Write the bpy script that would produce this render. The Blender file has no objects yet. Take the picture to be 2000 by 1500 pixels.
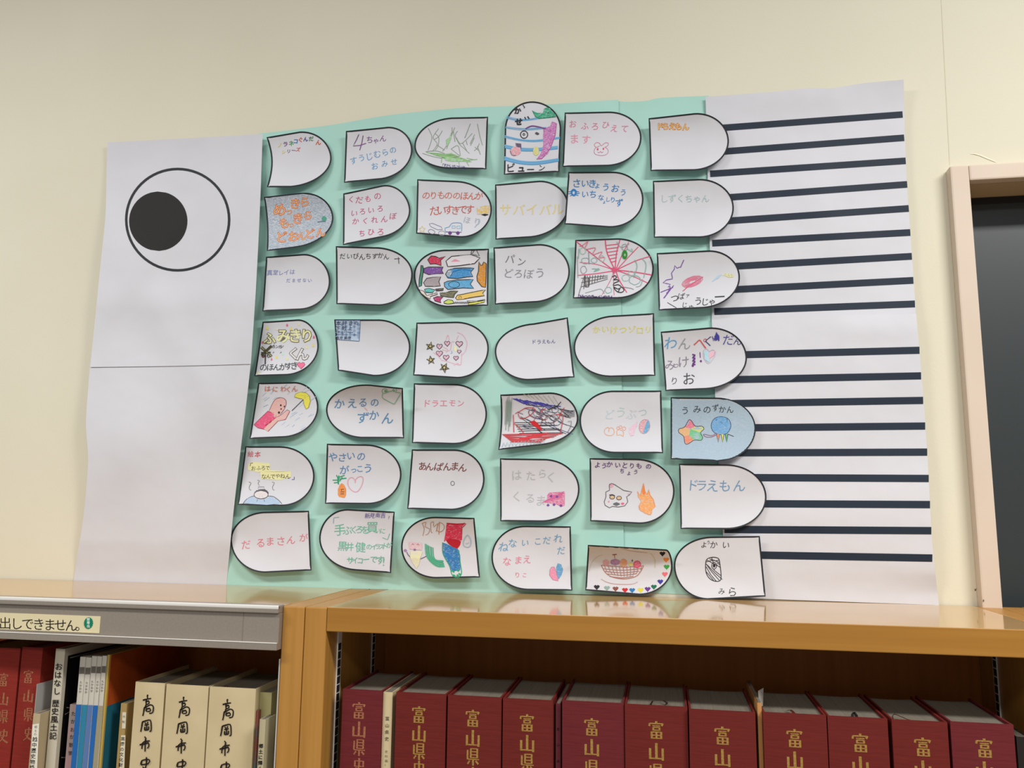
import bpy, bmesh, math, random
from mathutils import Vector, Matrix
random.seed(7)
S = bpy.context.scene
C = S.collection

# ------------------------------------------------------------------ camera
CZ, WD = 1.469, 1.5            # camera height, distance from the wall (wall plane is y = 0)
F = 1605.7                     # focal length in pixels of a 2000 px wide frame
RX, RY, RZ = -0.15089578, 0.1792459, 0.00995361
def rot():
    B = Matrix(((1,0,0),(0,0,-1),(0,1,0)))
    c, s = math.cos(RY), math.sin(RY); My = Matrix(((c,0,s),(0,1,0),(-s,0,c)))
    c, s = math.cos(RX), math.sin(RX); Mx = Matrix(((1,0,0),(0,c,-s),(0,s,c)))
    c, s = math.cos(RZ), math.sin(RZ); Mz = Matrix(((c,-s,0),(s,c,0),(0,0,1)))
    return Mz @ Mx @ My @ B
RM = rot(); RT = RM.transposed()
cam = bpy.data.cameras.new('camera'); camo = bpy.data.objects.new('camera', cam); C.objects.link(camo)
cam.sensor_width = 36; cam.lens = 36*F/2000; cam.clip_start = .01
camo.matrix_world = Matrix.Translation((0,-WD,CZ)) @ (RT @ Matrix(((1,0,0),(0,-1,0),(0,0,-1)))).to_4x4()
S.camera = camo

# ------------------------------------------------------------------ light
S.view_settings.view_transform = 'Standard'; S.view_settings.look = 'None'
S.view_settings.exposure = 0.42; S.view_settings.gamma = 1; S.view_settings.use_curve_mapping = False
wd = bpy.data.worlds.new('room_light'); S.world = wd; wd.use_nodes = True
wd.node_tree.nodes['Background'].inputs[0].default_value = (.98,.98,1,1)
wd.node_tree.nodes['Background'].inputs[1].default_value = .21
def area(x,y,z,sx,sy,p,col=(1,.985,.95),tgt=None):
    l = bpy.data.lights.new('ceiling_panel_light','AREA'); l.shape='RECTANGLE'; l.size=sx; l.size_y=sy; l.energy=p; l.color=col
    o = bpy.data.objects.new('ceiling_panel_light', l); C.objects.link(o); o.location=(x,y,z)
    if tgt: o.rotation_euler = (Vector(tgt)-Vector((x,y,z))).to_track_quat('-Z','Y').to_euler()
    return o
area(-1.7,-1.55,3.0,1.2,.30,30)
area( 1.5,-1.45,3.0,1.2,.30,54)
area( 0.0,-3.4,3.0,1.6,.6,50)

# ------------------------------------------------------------------ pixel to point
def ray(px,py):
    return RT @ Vector(((px-1000)/F,(py-750)/F,1))
def P(px,py,off=0.0):            # point on a plane parallel to the wall, off in front of it
    d = ray(px,py); t = (WD-off)/d.y
    return Vector((d.x*t, -off, CZ+d.z*t))
def HZ(px,py,z):
    d = ray(px,py); t = (z-CZ)/d.z
    return Vector((d.x*t, -WD+d.y*t, z))

# ------------------------------------------------------------------ materials
def lin(h):
    if isinstance(h,str): h = tuple(int(h[i:i+2],16) for i in (0,2,4))
    return tuple(((c/255)/12.92 if c/255<=.04045 else ((c/255+.055)/1.055)**2.4) for c in h)+(1,)
MAT = {}
def mat(name, col, rough=.6, metal=0, spec=.5, noise=None, bump=None, coords='Object'):
    """noise=(colour2, scale xyz, detail, lo, hi)  bump=(scale xyz, strength, distance)"""
    if name in MAT: return MAT[name]
    m = bpy.data.materials.new(name); m.use_nodes = True; nt = m.node_tree; b = nt.nodes['Principled BSDF']
    b.inputs['Base Color'].default_value = lin(col); b.inputs['Roughness'].default_value = rough
    b.inputs['Metallic'].default_value = metal; b.inputs['Specular IOR Level'].default_value = spec
    tc = nt.nodes.new('ShaderNodeTexCoord')
    def ntex(sc, det):
        mp = nt.nodes.new('ShaderNodeMapping'); mp.inputs['Scale'].default_value = sc[:3]
        if len(sc)>3: mp.inputs['Rotation'].default_value = (0,sc[3],0)
        nt.links.new(tc.outputs[coords], mp.inputs[0])
        n = nt.nodes.new('ShaderNodeTexNoise'); n.inputs['Scale'].default_value = 1; n.inputs['Detail'].default_value = det
        nt.links.new(mp.outputs[0], n.inputs['Vector']); return n
    if noise:
        n = ntex(noise[1], noise[2]); r = nt.nodes.new('ShaderNodeMapRange')
        r.inputs[1].default_value = noise[3]; r.inputs[2].default_value = noise[4]
        mx = nt.nodes.new('ShaderNodeMix'); mx.data_type='RGBA'
        mx.inputs[6].default_value = lin(col); mx.inputs[7].default_value = lin(noise[0])
        nt.links.new(n.outputs[0], r.inputs[0]); nt.links.new(r.outputs[0], mx.inputs[0]); nt.links.new(mx.outputs[2], b.inputs['Base Color'])
    if bump:
        n = ntex(bump[0], 3); bp = nt.nodes.new('ShaderNodeBump'); bp.inputs['Strength'].default_value = bump[1]; bp.inputs['Distance'].default_value = bump[2]
        nt.links.new(n.outputs[0], bp.inputs['Height']); nt.links.new(bp.outputs[0], b.inputs['Normal'])
    MAT[name] = m; return m
PAPER = 'd6d6dc'
M_wall = mat('wall_paper','dfdac6',.85,spec=.2,noise=('dbd5c0',(3,3,3),4,.3,.7),bump=((220,220,220),.25,.0006))
M_paper = mat('paper',PAPER,.8,spec=.25,noise=('d2d2d8',(9,9,9),3,.3,.7),bump=((7,7,7),.55,.009))
M_green = mat('mint_paper','b0dacf',.85,spec=.2,noise=('aad4c8',(5,5,5),4,.3,.7),bump=((6,6,6),.55,.009))
M_ink = mat('printed_black','23262c',.6,spec=.3)
M_navy = mat('printed_stripe','202b3a',.6,spec=.3)
M_woodh = mat('beech_lengthwise','a97730',.32,noise=('9c6a27',(3,40,90),5,.3,.75),bump=((6,120,260),.08,.0004))
M_woodt = mat('beech_top_glossy','c8a066',.09,spec=.62,noise=('b98f56',(2.5,60,60),5,.3,.75))
M_woodv = mat('beech_upright','b98640',.38,noise=('ab7833',(110,110,2.5),5,.3,.75),bump=((260,260,6),.08,.0004))
M_woodb = mat('beech_back_panel','b46a18',.6,noise=('a85f12',(70,70,1.6),5,.3,.75))
M_metal = mat('grey_enamel','9c9286',.35,metal=.25,noise=('968c80',(300,4,300),2,.3,.7))
M_alu = mat('aluminium','ece9e2',.3,metal=.15)
M_dark = mat('dark_slot','141210',.8)
M_frame = mat('window_frame_paint','d6c5b4',.5,spec=.35,noise=('d1bfad',(8,8,8),3,.3,.7))
M_reveal = mat('reveal_paint','bba584',.7)
M_blind = mat('dark_pane','2f3638',.4,spec=.5,noise=('2c3335',(2,2,2),3,.3,.7))
M_floor = mat('carpet_tile','7d7468',.95,noise=('6d655b',(60,60,60),4,.3,.7))
M_red = mat('red_book_cloth','6d211b',.75,spec=.25,noise=('631b16',(25,25,400),3,.3,.7),bump=((40,40,900),.4,.0004))
M_redb = mat('bright_red_cloth','8c2a20',.75,spec=.25,noise=('80241c',(25,25,400),3,.3,.7),bump=((40,40,900),.4,.0004))
M_redp = mat('plum_red_cloth','6c2226',.75,spec=.25,noise=('621c20',(25,25,400),3,.3,.7),bump=((40,40,900),.4,.0004))
M_gold = mat('gilt_lettering','c09a50',.45,metal=.35,noise=('9a7434',(500,500,500),2,.3,.7))
M_golddull = mat('worn_gilt','b27a52',.5,metal=.2,noise=('95503a',(500,500,500),2,.3,.7))
M_page = mat('page_block','777063',.9,noise=('6a6357',(600,8,8),2,.3,.7))
M_cream = mat('cream_jacket','d3c199',.6,spec=.35,noise=('c8b58c',(14,14,14),4,.3,.7))
M_creaml = mat('cream_label','dcd0a8',.6)
def flat(col, rough=.65): return mat('colour_'+col, col, rough, spec=.25)
def crayon(col, ang=.9, lo=.42, hi=.66, base=PAPER):
    return mat('crayon_'+col+('' if base==PAPER else base), col, .7, spec=.25, noise=(base,(260,260,1300,ang),3,lo,hi))

# ------------------------------------------------------------------ object helpers
def tag(o, label=None, cat=None, group=None, kind=None):
    if label: o['label']=label
    if cat: o['category']=cat
    if group: o['group']=group
    if kind: o['kind']=kind
    return o
def mesh(name, vs, fs, mats, parent=None, fm=None, smooth=False, origin=None):
    me = bpy.data.meshes.new(name)
    if parent is not None: origin = parent['_o'] if '_o' in parent.keys() else parent.location
    elif origin is None:
        n=len(vs); xs=[v[0] for v in vs]; ys=[v[1] for v in vs]; zs=[v[2] for v in vs]
        origin = Vector(((min(xs)+max(xs))/2,(min(ys)+max(ys))/2,min(zs)))
    origin = Vector(origin)
    me.from_pydata([tuple(Vector(v)-origin) for v in vs],[],fs)
    if not isinstance(mats,(list,tuple)): mats=[mats]
    for m in mats: me.materials.append(m)
    if fm: me.polygons.foreach_set('material_index', fm)
    if smooth: me.polygons.foreach_set('use_smooth',[True]*len(me.polygons))
    me.update()
    o = bpy.data.objects.new(name, me); C.objects.link(o)
    if parent is not None: o.parent = parent; o['_o']=tuple(origin)
    else: o.location = origin; o['_o']=tuple(origin)
    return o
def empty(name, loc):
    o = bpy.data.objects.new(name,None); C.objects.link(o); o.location=loc; o['_o']=tuple(loc); o.empty_display_size=.02; return o
class MB:
    def __init__(s): s.v=[]; s.f=[]
    def quad(s,a,b,c,d): n=len(s.v); s.v+= [a,b,c,d]; s.f.append((n,n+1,n+2,n+3))
    def box(s,x0,x1,y0,y1,z0,z1,bev=0):
        bm=bmesh.new(); bmesh.ops.create_cube(bm,size=1)
        for v in bm.verts: v.co=Vector(((x0+x1)/2+v.co.x*(x1-x0),(y0+y1)/2+v.co.y*(y1-y0),(z0+z1)/2+v.co.z*(z1-z0)))
        if bev: bmesh.ops.bevel(bm,geom=bm.edges[:],offset=bev,segments=2,affect='EDGES',profile=.6)
        n=len(s.v); s.v+=[v.co.copy() for v in bm.verts]; bm.verts.index_update()
        for f in bm.faces: s.f.append(tuple(n+v.index for v in f.verts))
        bm.free(); return s
    def prismz(s,prof,z0,z1):     # closed xy profile (ccw), extruded along z
        n=len(s.v); k=len(prof)
        s.v+=[Vector((x,y,z0)) for x,y in prof]+[Vector((x,y,z1)) for x,y in prof]
        for i in range(k): j=(i+1)%k; s.f.append((n+i,n+j,n+k+j,n+k+i))
        s.f.append(tuple(n+k+i for i in range(k))); s.f.append(tuple(n+i for i in reversed(range(k)))); return s
    def prismx(s,prof,x0,x1):     # closed yz profile extruded along x
        n=len(s.v); k=len(prof)
        s.v+=[Vector((x0,y,z)) for y,z in prof]+[Vector((x1,y,z)) for y,z in prof]
        for i in range(k): j=(i+1)%k; s.f.append((n+i,n+j,n+k+j,n+k+i))
        s.f.append(tuple(n+k+i for i in range(k))); s.f.append(tuple(n+i for i in reversed(range(k)))); return s
    def build(s,name,m,parent=None,smooth=False,origin=None): return mesh(name,s.v,s.f,m,parent,smooth=smooth,origin=origin)

# ------------------------------------------------------------------ setting
TOPZ = CZ-.1493                      # top of the bookcases
# window opening behind frame
wx0,wx1,wz0,wz1 = .530,1.55,1.0,CZ+.580
b=MB()
for (x0,x1,z0,z1) in ((-3,wx0,0,3),(wx1,3,0,3),(wx0,wx1,0,wz0),(wx0,wx1,wz1,3)):
    b.box(x0,x1,0,.12,z0,z1)
tag(b.build('wall_back',M_wall),kind='structure')
b=MB(); b.box(-3,3,-4,.12,-.05,0); tag(b.build('floor',M_floor),kind='structure')
# wallpaper seam and torn curl of wallpaper above the frame
b=MB(); a0,a1=P(1845,0,.0004),P(1855,322,.0004)
b.quad(a0+Vector((-.0005,0,.3)),a1+Vector((-.0005,0,0)),a1+Vector((.0005,0,0)),a0+Vector((.0005,0,.3)))
tag(b.build('trim_seam',mat('wallpaper_seam','d6cfb5',.9)),kind='structure')  # wallpaper joint, a tone slightly darker than the wall
vs=[];fs=[]
pts=[(1896,300,.2),(1904,300.5,.8),(1914,303,1.2),(1926,308,1.3),(1938,313,1.2),(1946,316.5,.5)]
for x,y,w in pts:
    vs += [P(x,y-w,.001),P(x,y,.0012),P(x,y+w,.001)]
for i in range(len(pts)-1):
    k=i*3; fs+=[(k,k+1,k+4,k+3),(k+1,k+2,k+5,k+4)]
tag(mesh('trim_peel',vs,fs,mat('peeled_paper','efe8cf',.8),smooth=True),kind='structure')
# window
WN = empty('window_1',(1.0,0,wz0)); tag(WN,kind='structure')
fx0,fx1,fz0,fz1 = .507,1.58,.98,CZ+.601
ix0,ix1,iz0,iz1 = .5375,1.545,1.02,CZ+.573
def framebar(x0,x1,z0,z1): return MB().box(x0,x1,-.022,.0,z0,z1,.003)
framebar(fx0,ix0,fz0,fz1).build('frame_jamb',M_frame,WN)
framebar(ix1,fx1,fz0,fz1).build('frame_jamb',M_frame,WN)
framebar(ix0,ix1,iz1,fz1).build('frame_head',M_frame,WN)
framebar(ix0,ix1,fz0,iz0).build('frame_sill',M_frame,WN)
b=MB(); 
b.box(ix0-.006,ix0,0,.075,iz0,iz1); b.box(ix1,ix1+.006,0,.075,iz0,iz1); b.box(ix0,ix1,0,.075,iz1,iz1+.006); b.box(ix0,ix1,0,.075,iz0-.006,iz0)
b.build('reveal',M_reveal,WN)
MB().box(ix0-.004,ix1+.004,.0660,.0745,iz1-.013,iz1-.001,.001).build('top_rail',M_dark,WN)
MB().box(ix0-.004,ix1+.004,.068,.074,iz0,iz1-.012).build('pane',M_blind,WN)
# dirt spots low in the corner beside the frame
b=MB()
for x,y,r in ((1905,1152,1.6),(1908,1150,1),(1921,1173,1.5),(1912,1160,.8),(1909,1165,.7),(1914,1172,.9)):
    n=len(b.v); b.v+=[P(x+r*math.cos(t),y+1.5*r*math.sin(t),.0006 if x<1918 else .0226) for t in [i*math.pi/4 for i in range(8)]]; b.f.append(tuple(range(n,n+8)))
tag(b.build('trim_scuffs',mat('scuff','6b6252',.9)),kind='structure')

# ------------------------------------------------------------------ paper surface field (bulge of the hung sheets, metres off the wall)
def g(x,y,cx,cy,sx,sy): return math.exp(-((x-cx)/sx)**2-((y-cy)/sy)**2)
def SO(x,y):
    w = .0022+.0011*math.sin(x/85+y/190)+.0009*math.sin(y/73-x/230+1)
    w += .006*g(x,y,640,560,160,90)+.005*g(x,y,800,1080,150,60)+.005*g(x,y,1080,760,160,70)+.004*g(x,y,880,480,90,220)
    w += .005*g(x,y,1170,300,60,160)+.003*g(x,y,960,830,60,130)+.004*g(x,y,700,880,160,60)+.003*g(x,y,1000,1130,200,40)
    w*=1.25
    return w*min(1,max(.25,(1150-y)/60)) if y>1090 else w
def eye_off(x,y):
    e = SO(x,y)+.003
    xr = 515-(y-262)*.075; xl=212-(y-278)*.072; t=(x-xl)/(xr-xl)
    k = max(0,math.sin(max(0,min(1,(y-250)/900))*math.pi))
    e += .026*k*max(0,t)**3 + .014*k*max(0,1-t)**3 + .006*(1+math.sin(y/62+t*2.5))*(.3+.7*k)*.5 + .014*g(x,y,260,870,90,110)
    e += .0035*g(x,y,330,590,260,34)+.0035*g(x-.6*(y-640),y,330,640,40,200)+.004*g(x,y,430,800,50,200)+.0025*g(x+.8*(y-500),y,300,500,26,160)
    if y<335: e+=.007*((335-y)/70)**2
    return e*(min(1,max(.35,(1150-y)/90)))
def str_off(x,y):
    e=SO(x,y)+.0030+.0016*(1+math.sin(y/47+x/300))+.011*max(0,(x-1500)/330)**3+.006*max(0,(235-y)/80)**2*(.3+max(0,(x-1380)/385))
    e+=.003*g(x,y,1560,190,120,30)+.0035*g(x,y,1700,640,100,25)+.003*g(x-.5*(y-400),y,1600,400,60,160)+.0035*g(x+.4*(y-850),y,1650,850,50,170)+.0015*g(x,y,1600,1010,110,40)
    return e*(min(1,max(.4,(1180-y)/60)))

def interp(pl,t,key=1):
    # piecewise linear by y (key=1) or by x
    for a,c in zip(pl,pl[1:]):
        if a[key]<=t<=c[key] or (c is pl[-1]): 
            u=(t-a[key])/(c[key]-a[key]+1e-9); return a[1-key]+(c[1-key]-a[1-key])*u
    return pl[-1][1-key]
def sheet(name,left,right,top,bottom,nx,ny,off,m,label,group=None):
    """Coons patch between four pixel polylines"""
    def at(pl,t):
        L=[0]
        for a,c in zip(pl,pl[1:]): L.append(L[-1]+math.hypot(c[0]-a[0],c[1]-a[1]))
        d=t*L[-1]
        for i in range(len(pl)-1):
            if d<=L[i+1]+1e-6:
                u=(d-L[i])/(L[i+1]-L[i]); 
                # catmull-rom
                p0=pl[max(i-1,0)];p1=pl[i];p2=pl[i+1];p3=pl[min(i+2,len(pl)-1)]
                return tuple(.5*((2*p1[k])+(-p0[k]+p2[k])*u+(2*p0[k]-5*p1[k]+4*p2[k]-p3[k])*u*u+(-p0[k]+3*p1[k]-3*p2[k]+p3[k])*u**3) for k in (0,1))
        return pl[-1]
    vs=[];fs=[]
    c00,c10,c01,c11=left[0],right[0],left[-1],right[-1]
    for j in range(ny+1):
        v=j/ny; l=at(left,v); r=at(right,v)
        for i in range(nx+1):
            u=i/nx; t=at(top,u); bt=at(bottom,u)
            q=[(1-u)*l[k]+u*r[k]+(1-v)*t[k]+v*bt[k]-((1-u)*(1-v)*c00[k]+u*(1-v)*c10[k]+(1-u)*v*c01[k]+u*v*c11[k]) for k in (0,1)]
            vs.append(P(q[0],q[1],off(*q)))
    for j in range(ny):
        for i in range(nx):
            a=j*(nx+1)+i; fs.append((a,a+nx+1,a+nx+2,a+1))
    o=mesh(name,vs,fs,m,smooth=True); tag(o,label,'paper',group); return o

class Ink:
    """flat print and crayon marks that lie on a curved sheet; everything is given in pixels of the sheet's own drawing"""
    def __init__(s,parent,off): s.p=parent; s.off=off; s.parts={}; s.n=0
    def _put(s,part,m,pts,faces):
        d=s.parts.setdefault(part,[[],[],[],[]])
        if m not in d[2]: d[2].append(m)
        k=d[2].index(m); n=len(d[0])
        s.n+=1; e=.00035+.000010*s.n
        d[0]+=[P(x,y,s.off(x,y)+e) for x,y in pts]
        for f in faces: d[1].append(tuple(n+i for i in f)); d[3].append(k)
    def line(s,part,pts,m,w=1.6,closed=False,curve=False,jit=0):
        if isinstance(m,str): m=flat(m)
        if jit: pts=[(x+random.uniform(-jit,jit),y+random.uniform(-jit,jit)) for x,y in pts]
        if curve and len(pts)>2:
            q=[]; n=len(pts); rng=range(n if closed else n-1)
            for i in rng:
                p0=pts[(i-1)%n] if closed or i>0 else pts[0]; p1=pts[i]; p2=pts[(i+1)%n]; p3=pts[(i+2)%n] if closed or i+2<n else pts[-1]
                st=max(2,int(math.hypot(p2[0]-p1[0],p2[1]-p1[1])/3.5))
                for j in range(st):
                    u=j/st; q.append(tuple(.5*((2*p1[k])+(-p0[k]+p2[k])*u+(2*p0[k]-5*p1[k]+4*p2[k]-p3[k])*u*u+(-p0[k]+3*p1[k]-3*p2[k]+p3[k])*u**3) for k in (0,1)))
            if not closed: q.append(pts[-1])
            pts=q
        else:
            q=[]; n=len(pts)
            for i in range(n if closed else n-1):
                a=pts[i]; c=pts[(i+1)%n]; st=max(1,int(math.hypot(c[0]-a[0],c[1]-a[1])/7))
                for j in range(st): q.append((a[0]+(c[0]-a[0])*j/st,a[1]+(c[1]-a[1])*j/st))
            if not closed: q.append(pts[-1])
            pts=q
        n=len(pts)
        if n<2: return
        vs=[]
        for i in range(n):
            a=pts[i-1] if (i>0 or closed) else pts[0]; c=pts[(i+1)%n] if (i<n-1 or closed) else pts[-1]
            dx,dy=c[0]-a[0],c[1]-a[1]; L=math.hypot(dx,dy) or 1
            ww=w/2
            vs+=[(pts[i][0]-dy/L*ww,pts[i][1]+dx/L*ww),(pts[i][0]+dy/L*ww,pts[i][1]-dx/L*ww)]
        fs=[(2*i,2*i+1,(2*i+3)%(2*n),(2*i+2)%(2*n)) for i in range(n if closed else n-1)]
        s._put(part,m,vs,fs)
    def fill(s,part,poly,m,h=2.0):
        if isinstance(m,str): m=flat(m)
        y0=min(p[1] for p in poly); y1=max(p[1] for p in poly); k=max(1,int((y1-y0)/h)); n=len(poly)
        def xs(y):
            r=[]
            for i in range(n):
                a,c=poly[i],poly[(i+1)%n]
                if (a[1]<=y)!=(c[1]<=y): r.append(a[0]+(c[0]-a[0])*(y-a[1])/(c[1]-a[1]))
            return sorted(r)
        vs=[];fs=[]
        for j in range(k):
            a=y0+(y1-y0)*j/k+.01; c=y0+(y1-y0)*(j+1)/k-.01; A=xs(a); B=xs(c)
            if len(A)!=len(B): A=B=xs((a+c)/2)
            for i in range(0,len(A)-1,2):
                st=max(1,int((A[i+1]-A[i])/12)); base=len(vs)
                for q in range(st+1):
                    u=q/st; vs+=[(A[i]+(A[i+1]-A[i])*u,a-.01),(B[i]+(B[i+1]-B[i])*u,c+.01)]
                for q in range(st): fs.append((base+2*q,base+2*q+1,base+2*q+3,base+2*q+2))
        s._put(part,m,vs,fs)
    def text(s,part,st,x0,y0,x1=None,y1=None,size=14,m='333333',bold=0,jit=1,step=None):
        n=len(st)
        if x1 is None: x1,y1=x0+(n-1)*size*1.0,y0
        ang=math.atan2(y1-y0,x1-x0) if n>1 else 0
        for i,ch in enumerate(st):
            if ch==' ': continue
            u=i/(n-1) if n>1 else 0
            mm = m[i%len(m)] if isinstance(m,(list,tuple)) else m
            if isinstance(mm,str): mm=flat(mm)
            cx=x0+(x1-x0)*u+random.uniform(-.04,.04)*size*jit; cy=y0+(y1-y0)*u+random.uniform(-.06,.06)*size*jit
            a=ang+random.uniform(-.10,.10)*jit; sc=size*random.uniform(1-.08*jit,1+.06*jit); sh=random.uniform(-.02,.16)*jit; ca,sa=math.cos(a),math.sin(a)
            V,Fc=glyph(ch,bold)
            pts=[]
            for gx,gy in V:
                x=(gx+sh*gy)*sc; y=-gy*sc; pts.append((cx+x*ca-y*sa, cy+x*sa+y*ca))
            if size>9:                      # long glyph triangles are split so that they follow the curl of the paper
                out=[]; st_=list(Fc); 
                while st_:
                    t=st_.pop()
                    if len(t)!=3: out.append(t); continue
                    el=[(math.hypot(pts[t[i]][0]-pts[t[(i+1)%3]][0],pts[t[i]][1]-pts[t[(i+1)%3]][1]),i) for i in range(3)]
                    L,i=max(el)
                    if L<6: out.append(t); continue
                    a_,b_,c_=t[i],t[(i+1)%3],t[(i+2)%3]; pts.append(((pts[a_][0]+pts[b_][0])/2,(pts[a_][1]+pts[b_][1])/2)); k_=len(pts)-1
                    st_+=[(a_,k_,c_),(k_,b_,c_)]
                Fc=out
            s._put(part,mm,pts,Fc)
    def build(s):
        for name,(v,f,ms,fm) in s.parts.items():
            mesh(name,v,f,ms,s.p,fm=fm)
_g={}
_cu=bpy.data.curves.new('glyph_source','FONT'); _co=bpy.data.objects.new('glyph_source',_cu); C.objects.link(_co); _cu.resolution_u=2
def glyph(ch,bold=0):
    k=(ch,bold)
    if k not in _g:
        _cu.body=ch; _cu.offset=bold; dg=bpy.context.evaluated_depsgraph_get(); dg.update()
        ob=_co.evaluated_get(dg); m=ob.to_mesh()
        cx=.5
        if ord(ch)<256: xs=[v.co.x for v in m.vertices]; cx=(min(xs)+max(xs))/2 if xs else .5
        _g[k]=([(v.co.x-cx,v.co.y-.38) for v in m.vertices],[tuple(p.vertices) for p in m.polygons]); ob.to_mesh_clear()
    return _g[k]
def heart(cx,cy,r,rot=0):
    q=[]
    for i in range(16):
        t=i/16*2*math.pi; x=16*math.sin(t)**3/17; y=-(13*math.cos(t)-5*math.cos(2*t)-2*math.cos(3*t)-math.cos(4*t))/17
        q.append((cx+r*(x*math.cos(rot)-y*math.sin(rot)),cy+r*(x*math.sin(rot)+y*math.cos(rot))))
    return q
def star(cx,cy,r,k=.45,rot=0):
    return [(cx+(r if i%2==0 else r*k)*math.sin(i*math.pi/5+rot),cy-(r if i%2==0 else r*k)*math.cos(i*math.pi/5+rot)) for i in range(10)]
def ell(cx,cy,rx,ry,n=24,rot=0):
    return [(cx+rx*math.cos(t)*math.cos(rot)-ry*math.sin(t)*math.sin(rot),cy+rx*math.cos(t)*math.sin(rot)+ry*math.sin(t)*math.cos(rot)) for t in [i*2*math.pi/n for i in range(n)]]
def ZZ(o,s,pts): return [(o[0]+x/s,o[1]+y/s) for x,y in pts]

# ------------------------------------------------------------------ bookcases
BK = -.012
FY = -WD+1.210                        # front plane of posts and board edges
def bookcase(x0,x1,label,left=False):
    e=empty('bookcase',((x0+x1)/2,-.15,0)); tag(e,label,'bookcase','beech bookcases along the wall')
    pw=.0355
    for i,x in enumerate((x0,x1-pw)):
        sp=MB().box(x+.0002,x+pw-.0002,FY,-.004,0,TOPZ-.0004,.0022).build('side_panel',M_woodv,e)
        fx = x+pw if i==0 else x       # inner face
        s_ = 1 if i==0 else -1
        for yy in (-WD+1.262,-WD+1.42):
            r=MB().box(min(fx,fx+s_*.0022),max(fx,fx+s_*.0022),yy-.0075,yy+.0075,.1,TOPZ-.04)
            r.build('shelf_standard',M_alu,sp)
            q=MB()
            for k in range(34): z=TOPZ-.06-k*.0125; q.box(min(fx+s_*.0022,fx+s_*.0026),max(fx+s_*.0022,fx+s_*.0026),yy-.0074,yy+.0040,z-.0105,z)
            q.build('standard_slots',M_dark,sp)
    MB().box(x0+pw+.0003,x1-pw-.0003,(FY if not left else -WD+1.2165),-.003,TOPZ-.0355,TOPZ,.0006).build('top_board',[M_woodt],e)
    if not left:
        MB().box(x0+pw+.0003,x1-pw-.0003,FY-.0004,FY+.012,TOPZ-.0352,TOPZ-.0003,.0010).build('top_edging',M_woodh,e)
    MB().box(x0+pw,x1-pw,-.012,-.005,.05,TOPZ-.036).build('back_panel',M_woodb,e)
    for z in ((SHL if left else SHR),.66,.34,.1):
        MB().box(x0+pw+.003,x1-pw-.003,FY+.004,-.0125,z-.022,z,.001).build('shelf_board',M_woodh,e)
    return e
SHR=CZ-.488; SHL=CZ-.452
bc_l=bookcase(-1.605,-.5355,'beech bookcase at the left, its top hidden by a grey metal sign rail',True)
bc_r=bookcase(-.5350,.5355,'beech bookcase in the middle with a bare wood top board over thick red books')
bc_n=bookcase(.5360,1.60,'next beech bookcase at the right edge, only its top corner showing')
# metal sign rail
ry=-WD+1.196
def zr(py,y=ry): 
    d=ray(0,py); t=(WD+y)/d.y; return CZ+d.z*t
zt=TOPZ+.0005
R_=empty('sign_rail',(-1.07,ry,zt)); tag(R_,'grey metal sign rail with painted highlight edges across the left bookcase','sign rail')
x0,x1=-1.569,-.5712
MB().box(x0,x1,ry-.0012,-WD+1.2155,zt-.0105,zt+.0008,.0012).build('top_lip',M_metal,R_)
MB().box(x0,x1,ry-.0016,ry+.004,zt-.0045,zt+.0010,.0015).build('highlight_edge',M_alu,R_)  # pale strip paints in the overhead lights reflected along the top lip
MB().box(x0,x1,ry+.004,-WD+1.2155,zt-.0545,zt-.0105).build('sign_panel',M_metal,R_)
MB().box(x0,x1,ry-.0008,-WD+1.2155,zt-.0645,zt-.0540,.0008).build('bottom_lip',M_metal,R_)
MB().box(x0,x1,ry-.0013,ry+.001,zt-.0545,zt-.0532,.0003).build('highlight_edge',M_alu,R_)  # thin pale line, a highlight painted in above the bottom lip
# join line of the rail panel
def PY(px,py,y):                       # point on plane y
    d=ray(px,py); t=(WD+y)/d.y; return Vector((d.x*t,y,CZ+d.z*t))
yl=ry+.0036
pj=PY(475,1215,ry+.0039)
MB().box(pj.x-.0003,pj.x+.0003,ry+.0036,ry+.0042,zt-.054,zt-.0108).build('panel_joint',flat('80786e'),R_)

class Flat3:
    """marks on a vertical plane y = const (book spines, signs); coordinates in pixels"""
    def __init__(s,parent,y): s.p=parent; s.y=y; s.parts={}; s.n=0
    def _put(s,part,m,pts,faces):
        d=s.parts.setdefault(part,[[],[],[],[]])
        if m not in d[2]: d[2].append(m)
        k=d[2].index(m); n=len(d[0]); s.n+=1
        y=s.y-.00002*s.n
        d[0]+=[PY(x,yy,y) for x,yy in pts]
        for f in faces: d[1].append(tuple(n+i for i in f)); d[3].append(k)
    line=Ink.line; fill=Ink.fill; text=Ink.text; build=Ink.build

# notice label on the rail
yl=ry+.0038
c=[PY(-210,1192,yl),PY(-210,1225,yl),PY(197,1232,yl),PY(197,1200.5,yl)]
zb=sum((c[1].z,c[2].z))/2; ztt=sum((c[0].z,c[3].z))/2
lab=MB().box(c[0].x,c[3].x,yl-.0005,yl+.0002,zb,ztt).build('label_strip',M_creaml)
tag(lab,'cream notice strip with black lettering stuck on the grey sign rail','label')
I=Flat3(lab,yl-.0006)
for ch,x,y in (('し',-15,1216),('出',10,1216.5),('し',32.5,1217.5),('で',54,1218),('き',75.5,1218.8),('ま',97,1219.6),('せ',118,1220.2),('ん',139,1221),('。',159,1220.5)):
    if ch=='し' and x<0: ch='貸'
    I.text('lettering',ch,x,y+.5,size=25.5,m='2a221c',jit=0)
I.build()
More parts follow.
